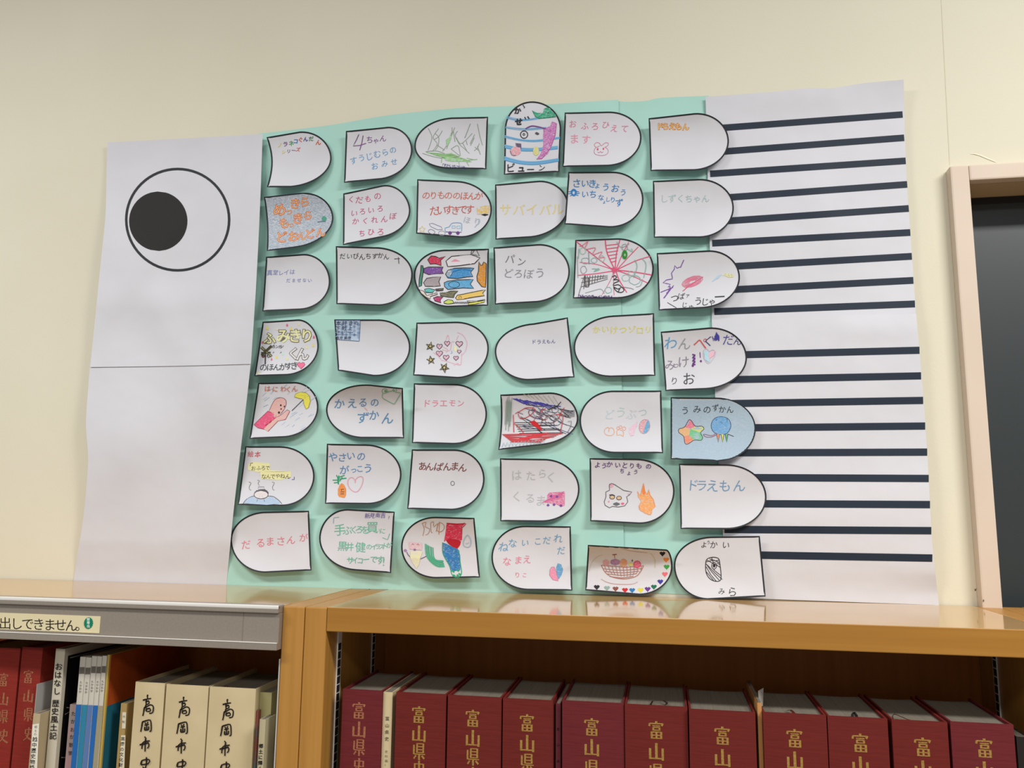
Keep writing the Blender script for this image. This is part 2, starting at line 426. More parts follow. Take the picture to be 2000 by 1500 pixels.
# badge
yb=yl-.0012; pc=PY(172.5,1217,yb); r=.0077
b=MB(); prof=[(r*(1+.05*math.cos(16*t))*math.cos(t),r*1.12*(1+.05*math.cos(16*t))*math.sin(t)) for t in [i*2*math.pi/96 for i in range(96)]]
n=96; b.v=[Vector((pc.x+x,yb,pc.z+z)) for x,z in prof]+[Vector((pc.x+x,yb+.0005,pc.z+z)) for x,z in prof]
b.f=[tuple(range(n))]+[(i,(i+1)%n,n+(i+1)%n,n+i) for i in range(n)]
bd=b.build('sticker',flat('0f7a5c')); tag(bd,'small round green scalloped sticker at the end of the cream notice','sticker')
I=Flat3(bd,yb-.0002)
for i,ch in enumerate('禁帯出'): I.text('lettering',ch,172.5,1210+i*6.4,size=6.4,m='d8efe2',jit=0,bold=.02)
I.build()

# ------------------------------------------------------------------ books
MIN={ # serif characters as strokes x0,y0,x1,y1,width in a unit box
'富':[(.5,1,.5,.88,.10),(.08,.87,.05,.70,.08),(.08,.86,.92,.86,.05),(.92,.88,.84,.73,.08),(.25,.73,.75,.73,.045),(.3,.64,.7,.64,.045),(.3,.65,.3,.46,.08),(.7,.65,.7,.46,.08),(.3,.49,.7,.49,.045),(.2,.38,.8,.38,.045),(.2,.2,.8,.2,.045),(.2,.03,.8,.03,.045),(.2,.40,.2,0,.09),(.5,.38,.5,.03,.08),(.8,.40,.8,0,.09)],
'山':[(.5,.95,.5,.08,.11),(.1,.64,.1,.03,.10),(.9,.66,.9,-.02,.10),(.1,.08,.9,.08,.055)],
'県':[(.36,.98,.36,.42,.08),(.8,.98,.8,.42,.08),(.36,.96,.8,.96,.045),(.36,.79,.8,.79,.045),(.36,.61,.8,.61,.045),(.36,.44,.8,.44,.045),(.14,.88,.14,.33,.08),(.14,.34,.94,.34,.045),(.52,.33,.52,-.02,.09),(.3,.26,.14,.06,.07),(.7,.26,.88,.08,.08)],
'史':[(.2,.82,.8,.82,.045),(.2,.5,.8,.5,.045),(.2,.84,.2,.47,.08),(.8,.84,.8,.47,.08),(.5,1,.5,.5,.09),(.5,.5,.4,.24,.085),(.4,.24,.08,0,.06),(.26,.42,.5,.2,.06),(.5,.2,.95,.0,.10)]}
def cover_mesh(x0,x1,y0,dep,z0,z1,t=.0028,bulge=.0018,gap=0):
    k=6; out=[]
    for i in range(k+1):
        u=i/k; out.append((x0+(x1-x0)*u, y0-bulge*math.sin(u*math.pi)))
    prof=out+[(x1,y0+dep),(x1-t,y0+dep),(x1-t,y0+t)]+[(x0+t,y0+t),(x0+t,y0+dep),(x0,y0+dep)]
    b=MB(); n=len(prof); k2=n
    # non-convex profile: caps as quads
    b.v=[Vector((x,y,z0)) for x,y in prof]+[Vector((x,y,z1)) for x,y in prof]
    for i in range(n): j=(i+1)%n; b.f.append((i,j,n+j,n+i))
    for o_ in (0,n):
        b.f.append(tuple(o_+i for i in (6,7,8,9))); b.f.append(tuple(o_+i for i in (0,10,11,12)))
        b.f.append(tuple(o_+i for i in (0,1,2,3,4,5,6,9,10)))
    return b
def book(name,pl,pr,pt,y,dep,shelf,m,label,group,pages=True,t=.0028,bulge=.0018,drop=.004,ztop=None,tilt=0):
    a=PY(pl,pt,y); c=PY(pr,pt,y); z1=ztop if ztop else (a.z+c.z)/2
    e=empty(name,((a.x+c.x)/2,y+dep/2,shelf)); tag(e,label,'book',group)
    cv=cover_mesh(a.x,c.x,y,dep,shelf,z1,t,bulge).build('cover',m,e)
    if pages:
        b=MB(); xa,xb=a.x+t,c.x-t; z=z1-drop
        k=8; prof=[(xa,y+t)]+[(xb,y+t)]+[(xb-(xb-xa)*i/k, y+dep-.003-.006*math.sin(i/k*math.pi)) for i in range(k+1)]
        b.prismz(prof,shelf+.003,z); b.build('page_block',M_page,e)
    e['_x']=(a.x,c.x,y,z1)
    return e
def gilt(e,cx_px,ys,size,m,y,chars='富山県史',squash=1.0):
    vs=[];fs=[]
    x0,x1,yy,z1=e['_x']; bulge=.0018
    for ch,py in zip(chars,ys):
        c=PY(cx_px,py,y)
        for (a0,b0,a1,b1,w) in MIN[ch]:
            dx,dz=(a1-a0)*size*squash,(b1-b0)*size; L=math.hypot(dx,dz); nx,nz=-dz/L*w*size*.7,dx/L*w*size*.7
            for (u,v,s1) in ((a0,b0,1),(a0,b0,-1),(a1,b1,-1),(a1,b1,1)):
                X=c.x+(u-.5)*size*squash+nx*s1; Z=c.z+(v-.5)*size+nz*s1
                uu=max(0,min(1,(X-x0)/(x1-x0))); k=uu*6; i=min(5,int(k)); f=k-i
                bl=bulge*(math.sin(i/6*math.pi)*(1-f)+math.sin((i+1)/6*math.pi)*f)
                vs.append(Vector((X,yy-bl-.0003,Z)))
            n=len(vs); fs.append((n-4,n-3,n-2,n-1))
    mesh('title',vs,fs,m,e)
YB=-WD+1.236
RED=[ # px left, px right, px top, material, text centre x, y of the four characters
(669.5,747,1347.5,M_redp,702,(1387,1423,1459,1496),M_golddull,'first thick red book on the right shelf, dull title, against the slotted side panel'),
(774,872,1354,M_red,819,(1395,1431,1467,1502),M_gold,'thick red gilt-titled book just right of the narrow cream booklet'),
(875,980,1360,M_red,924,(1402,1440,1477,1514),M_gold,'second thick red book right of the narrow cream booklet'),
(982.5,1080,1366,M_red,1030,(1411,1450,1488,1526),M_gold,'thick red book immediately left of the very thin maroon booklet'),
(1098,1218.5,1371,M_redp,1156,(1419,1458,1500,1540),M_gold,'thick red book immediately right of the very thin maroon booklet'),
(1220,1342.5,1378,M_red,1282,(1425,1466,1508,1550),M_gold,'thick red book with a big looped black ribbon lying on its pages'),
(1345.5,1475,1388,M_red,1411,(1436,1478,1520,1560),M_gold,'widest red book, pressed against the thin tan booklet on its right'),
(1490,1613.5,1394,M_red,1552,(1441,1483,1525,1566),M_gold,'thick red book immediately right of the thin tan booklet'),
(1616,1733,1401,M_red,1680,(1450,1493,1535,1577),M_gold,'thick red book with a small black knotted ribbon on its pages'),
(1741.5,1850,1408,M_red,1802,(1458,1501,1543,1585),M_gold,'red book second from the right end, a thin curved ribbon on its pages'),
(1856,1979,1412.5,M_redp,1922,(1460,1503,1545,1587),M_gold,'last thick purplish red book at the right end of the shelf')]
zR=CZ-.2712
reds=[]
for i,(l,r,t,m,tx,ty,gm,lb) in enumerate(RED):
    d=ray((l+r)/2,t); tt=(zR-CZ)/d.z; y=-WD+d.y*tt; y=max(-WD+1.222,min(-WD+1.25,y))
    e=book('thick_book',l,r,t,y,.155,SHR,m,lb,'thick red volumes on the right shelf')
    gilt(e,tx,ty,.0235,gm,y,squash=.92); reds.append((e,y))
def ribbon(e,pts,m='2a1a12',w=.0035,z=.0005):
    x0,x1,y,z1=e['_x']; vs=[];fs=[]
    for i,(u,v,h) in enumerate(pts):
        X=x0+(x1-x0)*u; Y=y+.003+v; Z=z1-.004+z+h
        vs+=[Vector((X-w/2,Y,Z)),Vector((X+w/2,Y+.001,Z+.0003))]
    fs=[(2*i,2*i+1,2*i+3,2*i+2) for i in range(len(pts)-1)]
    mesh('bookmark_ribbon',vs,fs,flat(m),e,smooth=True)
ribbon(reds[5][0],[(.42,.001,0),(.42,.012,.002),(.45,.022,.004),(.52,.030,.003),(.62,.028,.004),(.68,.018,.003),(.66,.010,.002),(.58,.005,.003),(.5,.006,.001),(.45,.001,0)],w=.003)
ribbon(reds[7][0],[(.42,.022,.001),(.47,.016,.004),(.5,.009,.003),(.53,.001,0)],'4a1a12',.004)
ribbon(reds[8][0],[(.44,.004,0),(.46,.010,.004),(.50,.014,.006),(.53,.010,.002),(.50,.006,.004),(.53,.001,0)],'15110f',.004)
ribbon(reds[9][0],[(.06,.001,0),(.07,.012,.004),(.13,.018,.006),(.22,.016,.004),(.32,.009,.002),(.44,.003,.001)],'3a1a12',.0018)
ribbon(reds[10][0],[(.06,.001,0),(.10,.005,.002),(.16,.003,.001),(.2,.001,0)],'4a1a12',.003)
# thin booklets on the right shelf
e=book('thin_book',749,767,1352,YB,.15,SHR,M_cream,'narrow cream booklet between the first two thick red books',None,t=.0015,bulge=.0004,drop=.0005)
I=Flat3(e,YB-.0008)
for ch,y in zip('富山県史',(1403.5,1417,1430,1443)): I.text('lettering',ch,756.5-(y-1403)*.03,y,size=8.5,m='2a221c',jit=0)
for ch,y in zip('史料編Ⅰ',(1468,1477,1486,1494)): I.text('lettering',ch,754.5,y,size=6,m='7a6a50',jit=0)
I.build()
e=book('thin_book',1085.5,1095,1374,YB,.15,SHR,flat('6b2b33'),'very thin maroon booklet between two thick red books',None,t=.0012,bulge=.0002,drop=.0005)
I=Flat3(e,YB-.0006)
for ch,y in zip('富山県',(1424,1455,1487)): I.text('lettering',ch,1090.2,y,size=6,m='2c1012',jit=0)
I.build()
e=book('thin_book',1479,1487.3,1373,YB-.003,.15,SHR,flat('c08a52'),'thin tan booklet sticking up between red books with loose leaves behind',None,t=.001,bulge=.0003,drop=-.002)
a=PY(1483,1373,YB)
mesh('loose_leaf',[a+Vector((.002,.02,-.01)),a+Vector((.008,.03,-.01)),a+Vector((.010,.033,.014)),a+Vector((.001,.02,.012))],[(0,1,2,3)],flat('a9a39a'),e)
# small white-edged book past the last red one
e=book('slim_book',1985,2012,1440,YB+.01,.12,SHR,flat('2a2622'),'small dark book with pale pages at the far right end of the shelf',None,t=.002,bulge=.0003,drop=.001)

# ---- left shelf
YL=-WD+1.236
for (l,r,t,m,tx,ty,gm,lb) in ((-52,40,1264,M_redb,8,(1327,1364,1399,1437),M_golddull,'bright red book cut by the left edge of the photo'),
                              (44,84,1264,M_redb,57,(1321,1358,1395,1433),M_golddull,'red book under the sign rail right of the red book at the left edge')):
    e=book('thick_book',l,r,t,YL,.15,SHL,m,lb,'bright red volumes on the left shelf'); gilt(e,tx,ty,.0205,gm,YL,squash=.9)
# grey loose folder board and small beige history book
y=-WD+1.2165
e=book('slim_book',65.5,79,1394,y,.14,SHL,flat('b8a583'),'small beige book with a white title sticker beside the second red book',None,t=.0012,bulge=.0004,drop=.0006)
I=Flat3(e,y-.0008); I.fill('title_sticker',[(63.5,1414),(76.5,1413),(72,1510),(59,1510)],'e6dfcf')
for i,ch in enumerate('郷土の'): I.text('lettering',ch,70-i*.6,1420+i*7,size=6,m='241d18',jit=0)
for i,ch in enumerate('越中歴史物語'): I.text('lettering',ch,68-i*1.1,1444+i*11,size=10,m='241d18',jit=0,bold=.015)
I.build()
rx=PY(84,1264,YL).x+.0002; d=ray(72,1336); a=PY(72,1336,-WD+rx/d.x*d.y)
o=MB().box(rx,rx+.0009,a.y,-WD+1.37,SHL,a.z).build('folder',flat('a9a6a2')); 
tag(o,'plain light grey folder standing behind the small beige book','folder')
# white book with black cover face
y=YL-.002
e=book('picture_book',109.5,127.5,1267,y,.17,SHL,flat('c6bda9'),'tall white-spined book with black title, its side cover black',None,t=.0016,bulge=.0012,drop=.002)
I=Flat3(e,y-.0018)
for ch,py in (('お',1302),('は',1318),('な',1334),('し',1350),('歴',1373.5),('史',1389),('風',1405),('土',1420.5),('記',1437)):
    I.text('title',ch,113.5-(py-1302)*.082+1,py,size=15,m='1a1613',jit=0,bold=.012)
I.build()
x0_,x1_,yy_,z1_=e['_x']
MB().box(x1_-.0002,x1_+.0006,yy_+.008,yy_+.168,SHL,z1_-.012).build('black_cover_face',flat('0f0e0e',.35),e)
b=MB(); X=x1_+.0009
def sideline(pts,w=.0007):
    for (ya,za),(yb_,zb_) in zip(pts,pts[1:]):
        b.quad(Vector((X,ya,za-w)),Vector((X,yb_,zb_-w)),Vector((X,yb_,zb_+w)),Vector((X,ya,za+w)))
sideline([(yy_+.012,z1_-.016),(yy_+.15,z1_-.016)]); 
sideline([(yy_+.014,z1_-.094),(yy_+.03,z1_-.098),(yy_+.15,z1_-.098)]); sideline([(yy_+.012,z1_-.104),(yy_+.03,z1_-.101),(yy_+.15,z1_-.101)])
sideline([(yy_+.012,z1_-.17),(yy_+.03,z1_-.175),(yy_+.15,z1_-.175)])
b.build('panel_line',flat('8f8a80'),e)
# pink-grey small book
y=-WD+1.243
e=book('slim_book',137,151.5,1376,y,.13,SHL,mat('pinkgrey','a88484',.6,noise=('8b8179',(6,6,30),3,.35,.65)),'small pinkish grey book left of the blue booklets',None,t=.0012,bulge=.0003,drop=.0006)
I=Flat3(e,y-.0007)
for ch,py in zip('たかおか散策',(1394,1409,1425,1439,1455,1471)): I.text('title',ch,143.5-(py-1394)*.075,py,size=9.5,m='2c2420',jit=0)
I.build()
# five blue and white booklets
BL=[(157,167.5,1283,'1f63a8'),(168.5,179,1284,'2f7f9f'),(180,189.5,1281.5,'5a76a8'),(190.5,199.5,1282,'2464ac'),(200.5,209,1281,'9c9478')]
wh=['first','second','third','fourth','last']
for i,(l,r,t,cc) in enumerate(BL):
    y=YL+.001*(i%2)
    e=book('magazine',l,r,t,y,.165,SHL,[flat('c9c3b6')],wh[i]+' of five thin booklets from the left, '+('blue' if i in(0,3) else 'teal' if i==1 else 'violet' if i==2 else 'yellowish')+' below a white top','thin booklets on the left shelf',t=.0009,bulge=.0005,drop=.0003)
    I=Flat3(e,y-.0006); sl=-.088
    sh=lambda x,py: x+sl*(py-t)
    sp=1376+i*.6
    I.fill('coloured_band',[(sh(l,sp),sp),(sh(r,sp),sp),(sh(r,1520),1520),(sh(l,1520),1520)],cc)
    I.fill('grey_band',[(sh(l+.5,t+20),t+20),(sh(r-.5,t+20),t+20),(sh(r-.5,t+33),t+33),(sh(l+.5,t+33),t+33)],'6b655c')
    for k,ch in enumerate('たかおか'): I.text('lettering',ch,sh((l+r)/2,t+48+k*6),t+50+k*6,size=5.5,m='39342e',jit=0)
    I.build()
# orange and teal big book: side cover visible
e=book('picture_book',210.5,214.5,1279,YL,.20,SHL,flat('b79a4a'),'large flat book with orange over teal side cover',None,t=.001,bulge=.0003,drop=.0003)
x0_,x1_,yy_,z1_=e['_x']
zs=z1_-.079
MB().box(x1_-.0002,x1_+.0007,yy_+.003,yy_+.199,zs,z1_-.001).build('orange_cover',mat('orange_cover','b5501c',.45,noise=('9c3e14',(20,20,20),3,.3,.7)),e)
MB().box(x1_-.0002,x1_+.0007,yy_+.003,yy_+.199,SHL,zs).build('teal_cover',mat('teal_cover','22707e',.45,noise=('1a5a72',(30,30,10),4,.3,.7)),e)
# tan book with labels
y=-WD+1.242
e=book('slim_book',236.5,248,1374,y,.15,SHL,flat('a68a55'),'small tan book with two white spine labels left of the cream volumes',None,t=.0014,bulge=.0004,drop=.0006)
I=Flat3(e,y-.0008)
I.fill('title_sticker',[(239,1391),(246.5,1391),(245,1423),(238,1423)],'d8cfb6'); I.fill('title_sticker',[(236.5,1436),(245,1436),(242,1520),(233,1520)],'d8cfb6')
for i,ch in enumerate('市制'): I.text('lettering',ch,242-i*.5,1400+i*10,size=6,m='3a3128',jit=0)
for i,ch in enumerate('高岡の文化財'): I.text('lettering',ch,240-i*.9,1443+i*10.2,size=8.5,m='241d18',jit=0,bold=.012)
I.build()
# cream volumes with brushed title
ZB=(250,1140); KZ=4.167
BR=[[(160,903),(157,918),(160,932)],[(120,948),(150,940),(188,934)],[(150,945),(146,962),(150,990)],[(143,962),(168,953),(170,975),(150,982)],[(146,985),(142,1003),(128,1010),(150,1003),(180,985),(203,995),(206,1020),(198,1050),(172,1055)],
[(133,1008),(128,1040),(120,1076)],[(150,1012),(148,1035),(158,1040)],[(150,1020),(176,1014),(182,1035),(160,1040)],
[(118,1122),(112,1160),(103,1205)],[(118,1124),(150,1114),(181,1110),(188,1150),(187,1198),(174,1200)],[(138,1130),(146,1143)],[(163,1124),(154,1140)],[(133,1152),(170,1144)],[(136,1164),(136,1192),(168,1187)],[(152,1150),(152,1189)],[(168,1160),(167,1187)],
[(134,1244),(148,1262)],[(94,1312),(112,1306),(130,1286),(178,1278)],[(143,1262),(140,1300),(138,1366)],[(116,1308),(112,1345)],[(116,1308),(165,1294),(168,1325),(156,1340)],
[(150,1412),(150,1460),(135,1510),(95,1545)],[(104,1474),(112,1440),(165,1430),(176,1446),(160,1470)],[(104,1474),(160,1466)],[(118,1490),(180,1545)]]
for i,(l,r,t,dx,dy) in enumerate(((265,322.5,1333,0,0),(325.5,408,1338,70.5,4),(410,500,1343,156,8.5))):
    y=YL-.002*i
    bk=book('history_book',l,r,t,y,.15,SHL,M_cream,('left cream volume with brushed black title','middle cream volume with brushed black title between two alike','right cream volume with brushed black title and wide side')[i],'cream volumes with brushed titles',t=.0012,bulge=.0022,drop=.006)
    I=Flat3(bk,y-.0026)
    for s_ in BR:
        pts=[(250+x/KZ+dx-(0 if i==0 else .0)*1,1140+yy/KZ+dy) for x,yy in s_]
        I.line('title',pts,'1c1512',w=2.4,curve=True)
        # brush swelling
        if len(s_)>2: I.line('title',pts[:2],'1c1512',w=2.9)
    I.build()
ribbon(bk,[(.22,.004,0),(.26,.008,.003),(.32,.006,.003),(.36,.001,0)],'4a1a12',.003)
# thin strips, box, booklet and leaning sheet at the right end of the left shelf
y=-WD+1.236
e=book('magazine',500.8,504.5,1388,y,.13,SHL,mat('strip_cover','5a6a70',.5,noise=('8a4a40',(4,4,26),2,.4,.6)),'very thin blue-grey booklet right of the cream volumes',None,t=.0006,bulge=.0002,drop=.0003)
y=-WD+1.2455
e=book('slip_case',508,531,1352.5,y,.15,SHL,mat('olive_board','a39a6a',.6),'pale olive slip case beside the post, behind the low beige booklet',None,t=.0015,bulge=.0001,drop=.0004)
y=-WD+1.2115
e=book('slim_book',507.5,519,1405,y,.0325,SHL,mat('low_beige','b5a988',.55),'low beige booklet with bold vertical title before the olive case',None,t=.001,bulge=.0006,drop=.0004)
I=Flat3(e,y-.0010)
for i,ch in enumerate('郷土に輝く'): I.text('title',ch,509.6-i*.5,1457+i*11,size=9,m='1c1814',jit=0,bold=.02)
I.build()
a=PY(545.5,1287,-WD+1.214)
o=MB().box(-.5745,-.5725,-WD+1.213,-WD+1.36,SHL,a.z).build('paper_board',flat('cdc8bc')); tag(o,'thin white board standing against the inside of the left post','board')

# ------------------------------------------------------------------ the hung sheets
G1='sheets of the paper carp'
sheet('green_sheet',[(1195,196),(1200,600),(1203,1155)],[(1384,187),(1392,600),(1415,900),(1508,1169)],[(1195,196),(1225,199),(1262,197),(1277,193.5),(1300,190.5),(1384,187)],[(1203,1155),(1508,1169)],24,60,lambda x,y:SO(x,y)+.0002,M_green,'mint green sheet on the right, a little darker edge strip beside the striped sheets')
sheet('green_sheet',[(505,261),(486,560),(462,860),(432,1146)],[(1208,194.5),(1211,400),(1213,600),(1218,1050),(1223,1162)],[(505,261),(640,245),(760,225),(900,211),(1050,205),(1208,194.5)],[(432,1146),(700,1150),(1000,1158),(1223,1162)],80,100,lambda x,y:SO(x,y)+.0014+.0012*max(0,(x-1150)/60)**2*(x>1150),M_green,'large mint green sheet that carries most of the paper scales')
e1=sheet('white_sheet',[(178,690),(172,760),(168,830),(172,900),(164,1000),(152,1080),(143,1137)],[(492,690),(482,780),(471,870),(455,1010),(442,1146)],[(178,690),(492,690)],[(143,1137),(300,1143),(442,1146)],40,60,eye_off,M_paper,'lower plain white sheet at the left, below the big eye')
e2=sheet('white_sheet',[(210,278),(208,340),(206,420),(198,500),(191,570),(184,640),(176,717)],[(513,261.5),(508,400),(500,560),(490,711)],[(210,278),(330,272),(513,261.5)],[(176,717),(330,715),(490,711)],40,60,lambda x,y:eye_off(x,y)+.0012+.0006*max(0,(y-690)/25),M_paper,'upper white sheet at the left printed with a big round eye')
def eo(x,y): return eye_off(x,y)+.0012
I=Ink(e2,eo)
I.line('eye_ring',ell(347,429,100.5,99,64),M_ink,5.0,closed=True)
I.fill('pupil',[(x,y) for x,y in ell(309,432,57,58,48,.1)],mat('pupil_black','2e2c2c',.7,spec=.2))
I.build()
def sO1(x,y): return str_off(x,y)
def sO2(x,y): return str_off(x,y)+.0012
s1=sheet('striped_sheet',[(1378,189),(1382,338),(1386,474),(1391,640)],[(1765,155.5),(1770,330),(1780,480),(1791,640)],[(1378,189),(1500,180),(1580,172),(1625,172),(1690,162),(1765,155.5)],[(1391,640),(1791,640)],40,50,sO1,M_paper,'upper white sheet at the right printed with dark stripes')
s2=sheet('striped_sheet',[(1390,622),(1398,800),(1409,1000),(1420,1171)],[(1789.5,613),(1803,770),(1812,900),(1821,1060),(1834,1182)],[(1390,622),(1500,619),(1620,616),(1789.5,613)],[(1420,1167),(1834,1182)],40,60,sO2,M_paper,'lower white sheet at the right printed with dark stripes')
ST1=[(1386,250.5,1763,223.5),(1385,297,1766,269),(1387,338.5,1769,314),(1389,387,1772,360),(1390,432.5,1775,407),(1391,474,1778,454),(1393,521.5,1781,500.5),(1394,566.5,1784,547.5),(1395,607.5,1787,593.5)]
ST2=[(1400,693,1796,684),(1403,741,1799,734),(1405,787.5,1803,782),(1408,835,1807,832),(1410,883.5,1811,883),(1412,931.5,1814,934.5),(1414,982.5,1816.5,985.5),(1415,1033,1819,1036.5),(1417,1082,1821,1090)]
for sh_,of,ST in ((s1,sO1,ST1),(s2,sO2,ST2)):
    for k,(a,b_,c_,d_) in enumerate(ST):
        I=Ink(sh_,of); I.line('printed_stripe',[(a,b_+1),(c_,d_)],M_navy,12.7+k*.09+(1.2 if sh_ is s2 else 0)); I.build()

# ------------------------------------------------------------------ the paper scales
GRP='paper scales on the carp'
def scale_tag(A,B_,S1,S2,T,label,bend=0,lift=0.0,ct=.0045,cb=.0085,cf=.003,cr=.004,ti=0.0):
    """A,B = ends of the straight edge, S1,S2 = where the arch starts, T = tip.  A,S1 is the upper side."""
    A,B_,S1,S2,T=[Vector(q) for q in (A,B_,S1,S2,T)]
    Mi=(A+B_)/2; ax=(T-Mi); L=ax.length; ax/=L; nn=Vector((-ax.y,ax.x)); H=(B_-A).length/2
    if nn.dot(B_-Mi)<0: nn=-nn
    h_=math.sin(A.x*1.7+A.y*2.3)*.5+.5; h2_=math.sin(A.x*.9-A.y*1.3)*.5+.5
    rt=1.3+1.3*h_; rb=.95+.8*h2_; ti=ti+.004*(h_-.4)
    def off(x,y):
        q=Vector((x,y))-Mi; s=q.dot(ax)/L; v=q.dot(nn)/H
        u_=max(0,min(1,(x-1300)/85)); base=SO(x,y)+.0045+lift+.0058*u_*u_*(3-2*u_)
        c=(ct*rt if v<0 else cb*rb)*v*v+ti*(1-v)*.5 + cf*max(0,1-s*1.6)**2 + cr*max(0,s-.5)**2*4*.5
        return base+c+.0008*math.sin(5*s+3*v+A.x)
    def arch(S_,P0):
        Cc=Mi+ax*(S_-Mi).dot(ax); pts=[]
        for i in range(1,17):
            th=i/16*math.pi/2; pts.append(Cc+(T-Cc)*math.sin(th)+(S_-Cc)*math.cos(th))
        k=8; return [P0+(S_-P0)*(i/k) for i in range(k)]+[S_]+pts
    U=arch(S1,A); Lw=arch(S2,B_); n=len(U); m=12
    def pt(i,j):
        u=j/m; q=U[i].lerp(Lw[i],u)
        if bend: q=q+ax*bend*math.sin(u*math.pi)*max(0,1-i/6)
        return q
    vs=[];fs=[]
    for i in range(n):
        for j in range(m+1):
            q=pt(i,j); vs.append(P(q.x,q.y,off(q.x,q.y)))
    for i in range(n-1):
        for j in range(m):
            a=i*(m+1)+j; fs.append((a,a+1,a+m+2,a+m+1))
    # orient towards the room
    p0,p1,p2=[Vector(vs[k]) for k in fs[m+6][:3]]
    if (p1-p0).cross(p2-p0).y>0: fs=[tuple(reversed(f)) for f in fs]
    o=mesh('paper_scale',vs,fs,M_paper,smooth=True); tag(o,label,'paper scale',GRP)
    I=Ink(o,off)
    out=[pt(0,j) for j in range(m+1)]+[Lw[i] for i in range(1,n)]+[U[i] for i in range(n-2,0,-1)]
    cen=Mi.lerp(T,.5)
    inset=[]
    for i,q in enumerate(out):
        a=out[i-1]; c=out[(i+1)%len(out)]; t=(c-a); t=Vector((-t.y,t.x))
        if t.length: t.normalize()
        if t.dot(cen-q)<0: t=-t
        inset.append((q.x+t.x*1.3,q.y+t.y*1.3))
    I.line('border_line',inset,M_ink,3.0,closed=True)
    I.out=out; I.cen=cen
    return I
T=scale_tag
def inner(I,k=.955):
    return [((q.x-I.cen.x)*k+I.cen.x,(q.y-I.cen.y)*k+I.cen.y) for q in I.out]
PUR='7a4f86'; BLU='5b93c4'; PNK='d9648a'; GRY='7e7e84'; BLK='2b2b30'; NAV='3a3c7c'

# --- row 1
I=T((520.7,268),(521.3,365.7),(584.8,257),(568,365.7),(647.4,306),'small white scale at the top left lettered in rainbow coloured characters',bend=9,cf=.008)
for ch,x,y,c in zip('ノラネコぐんだん',(547,557,569,577,587,597,608,622),(283,281,280,275,273,272,271,278),('d9c35a',PUR,'3f9a4c','2f6fae','c9503c','3c3a8c','3f7a4c','cf5f3a')): I.text('lettering',ch,x,y,size=11,m=c,bold=.02)
for ch,x,y,c in zip('シリーズ',(554,564,573,582),(296.5,295,293.5,292),('d9c35a',PUR,PUR,'d0453e')): I.text('lettering',ch,x,y,size=9,m=c,bold=.01)
I.build()
I=T((675.7,256),(672,357),(752.2,248.3),(746,350.2),(804.9,286),'white scale with a large purple 4 and two blue lines of writing, top row')
z=lambda p: ZZ((500,190),4.8375,p)
I.line('number',z([(972,350),(950,400),(918,460),(980,455),(1040,435)]),PUR,1.6); I.line('number',z([(1012,362),(1000,430),(980,500)]),PUR,1.6)
for ch,x,y,s in (('ち',722,272,15),('ゃ',735,275,14),('ん',748,270,14)): I.text('writing',ch,x,y,size=s,m=PUR)
I.text('writing','すうじむらの',691,313,767,293,16,'6d9cc6'); I.text('writing','おみせ',732,324,770,315,15,'6d9cc6'); I.build()
I=T((953.3,228.2),(949.8,330.5),(882.7,229.5),(888.9,329.5),(809.3,287),'white scale with a scribbled green crayon landscape, third in the top row')
z=lambda p: ZZ((800,190),4.8387,p)
for pts in ([(175,290),(210,370),(200,430),(175,500)],[(275,295),(220,380),(260,440),(215,510)],[(240,340),(275,380),(270,460),(240,500)],[(310,315),(275,370),(230,400)],[(400,285),(395,350),(340,470),(310,510)],[(425,285),(385,390),(350,490)],[(415,320),(430,420)],[(455,320),(430,360),(470,440),(500,470),(565,530)],[(440,380),(480,440),(540,395),(590,340)],[(575,250),(530,360),(520,385)],[(615,350),(570,440)],[(640,250),(665,370),(690,455)],[(555,300),(525,380)],[(500,430),(540,505)],[(395,490),(470,550),(478,540),(455,455),(390,490)],[(535,410),(545,450)],[(660,435),(640,480),(610,505)],[(615,470),(655,505)],[(640,460),(668,540)],[(255,450),(320,490),(330,500)],[(150,515),(250,505),(330,530)],[(120,530),(220,560),(300,575)],[(610,380),(575,455)]):
    I.line('green_drawing',z(pts),'8a9c84',1.0,curve=True,jit=.3)
gr=crayon('7fc06a'); 
for k in range(14):
    y=520+k*6; I.line('green_drawing',z([(160+k*18,y),(260+k*20,y+8),(330+k*16,y+14),(400+k*14,y+10)]),['8ec27c','9ccf8a','7f9a78'][k%3],1.3,curve=True,jit=.6)
I.fill('green_drawing',z([(330,565),(430,575),(520,590),(500,608),(400,608),(340,600)]),gr)
I.fill('green_drawing',z([(395,330),(375,380),(345,400),(350,470),(375,430),(392,390)]),gr)
for p in ([(305,555),(300,620)],[(465,610),(470,635)],[(500,600),(640,585)],[(535,600),(560,650)],[(540,575),(620,590)]): I.line('green_drawing',z(p),'93b98a',1.0)
I.text('writing','「すだいちゴリラ」',863,322,912,328,7.5,NAV); I.build()
I=T((984.3,341.3),(1092.4,335.7),(986,252),(1095.9,252),(1039.7,198),'upright arched scale with blue wavy lines, green hat and black lettering',cf=.004,ct=.002,cb=.003,cr=.001,lift=.001)
bl='5f9ecb'
for (yy,am,wd_,x0_,x1_) in ((195,14,2.2,915,1230),(285,10,1.8,905,1290),(385,22,2.6,900,1420),(470,18,4.2,900,1400),(590,25,4.6,895,1410)):
    for q in range(3 if wd_<3 else 4):
        I.line('blue_waves',z([(x0_,yy-am+q*8),(x0_+(x1_-x0_)*.3,yy+am*.5+q*8),(x0_+(x1_-x0_)*.6,yy+am*.8+q*7),(x1_,yy-am*.4+q*7)]),bl if q%2 else '7fb4d8',wd_*.55,curve=True,jit=.4)
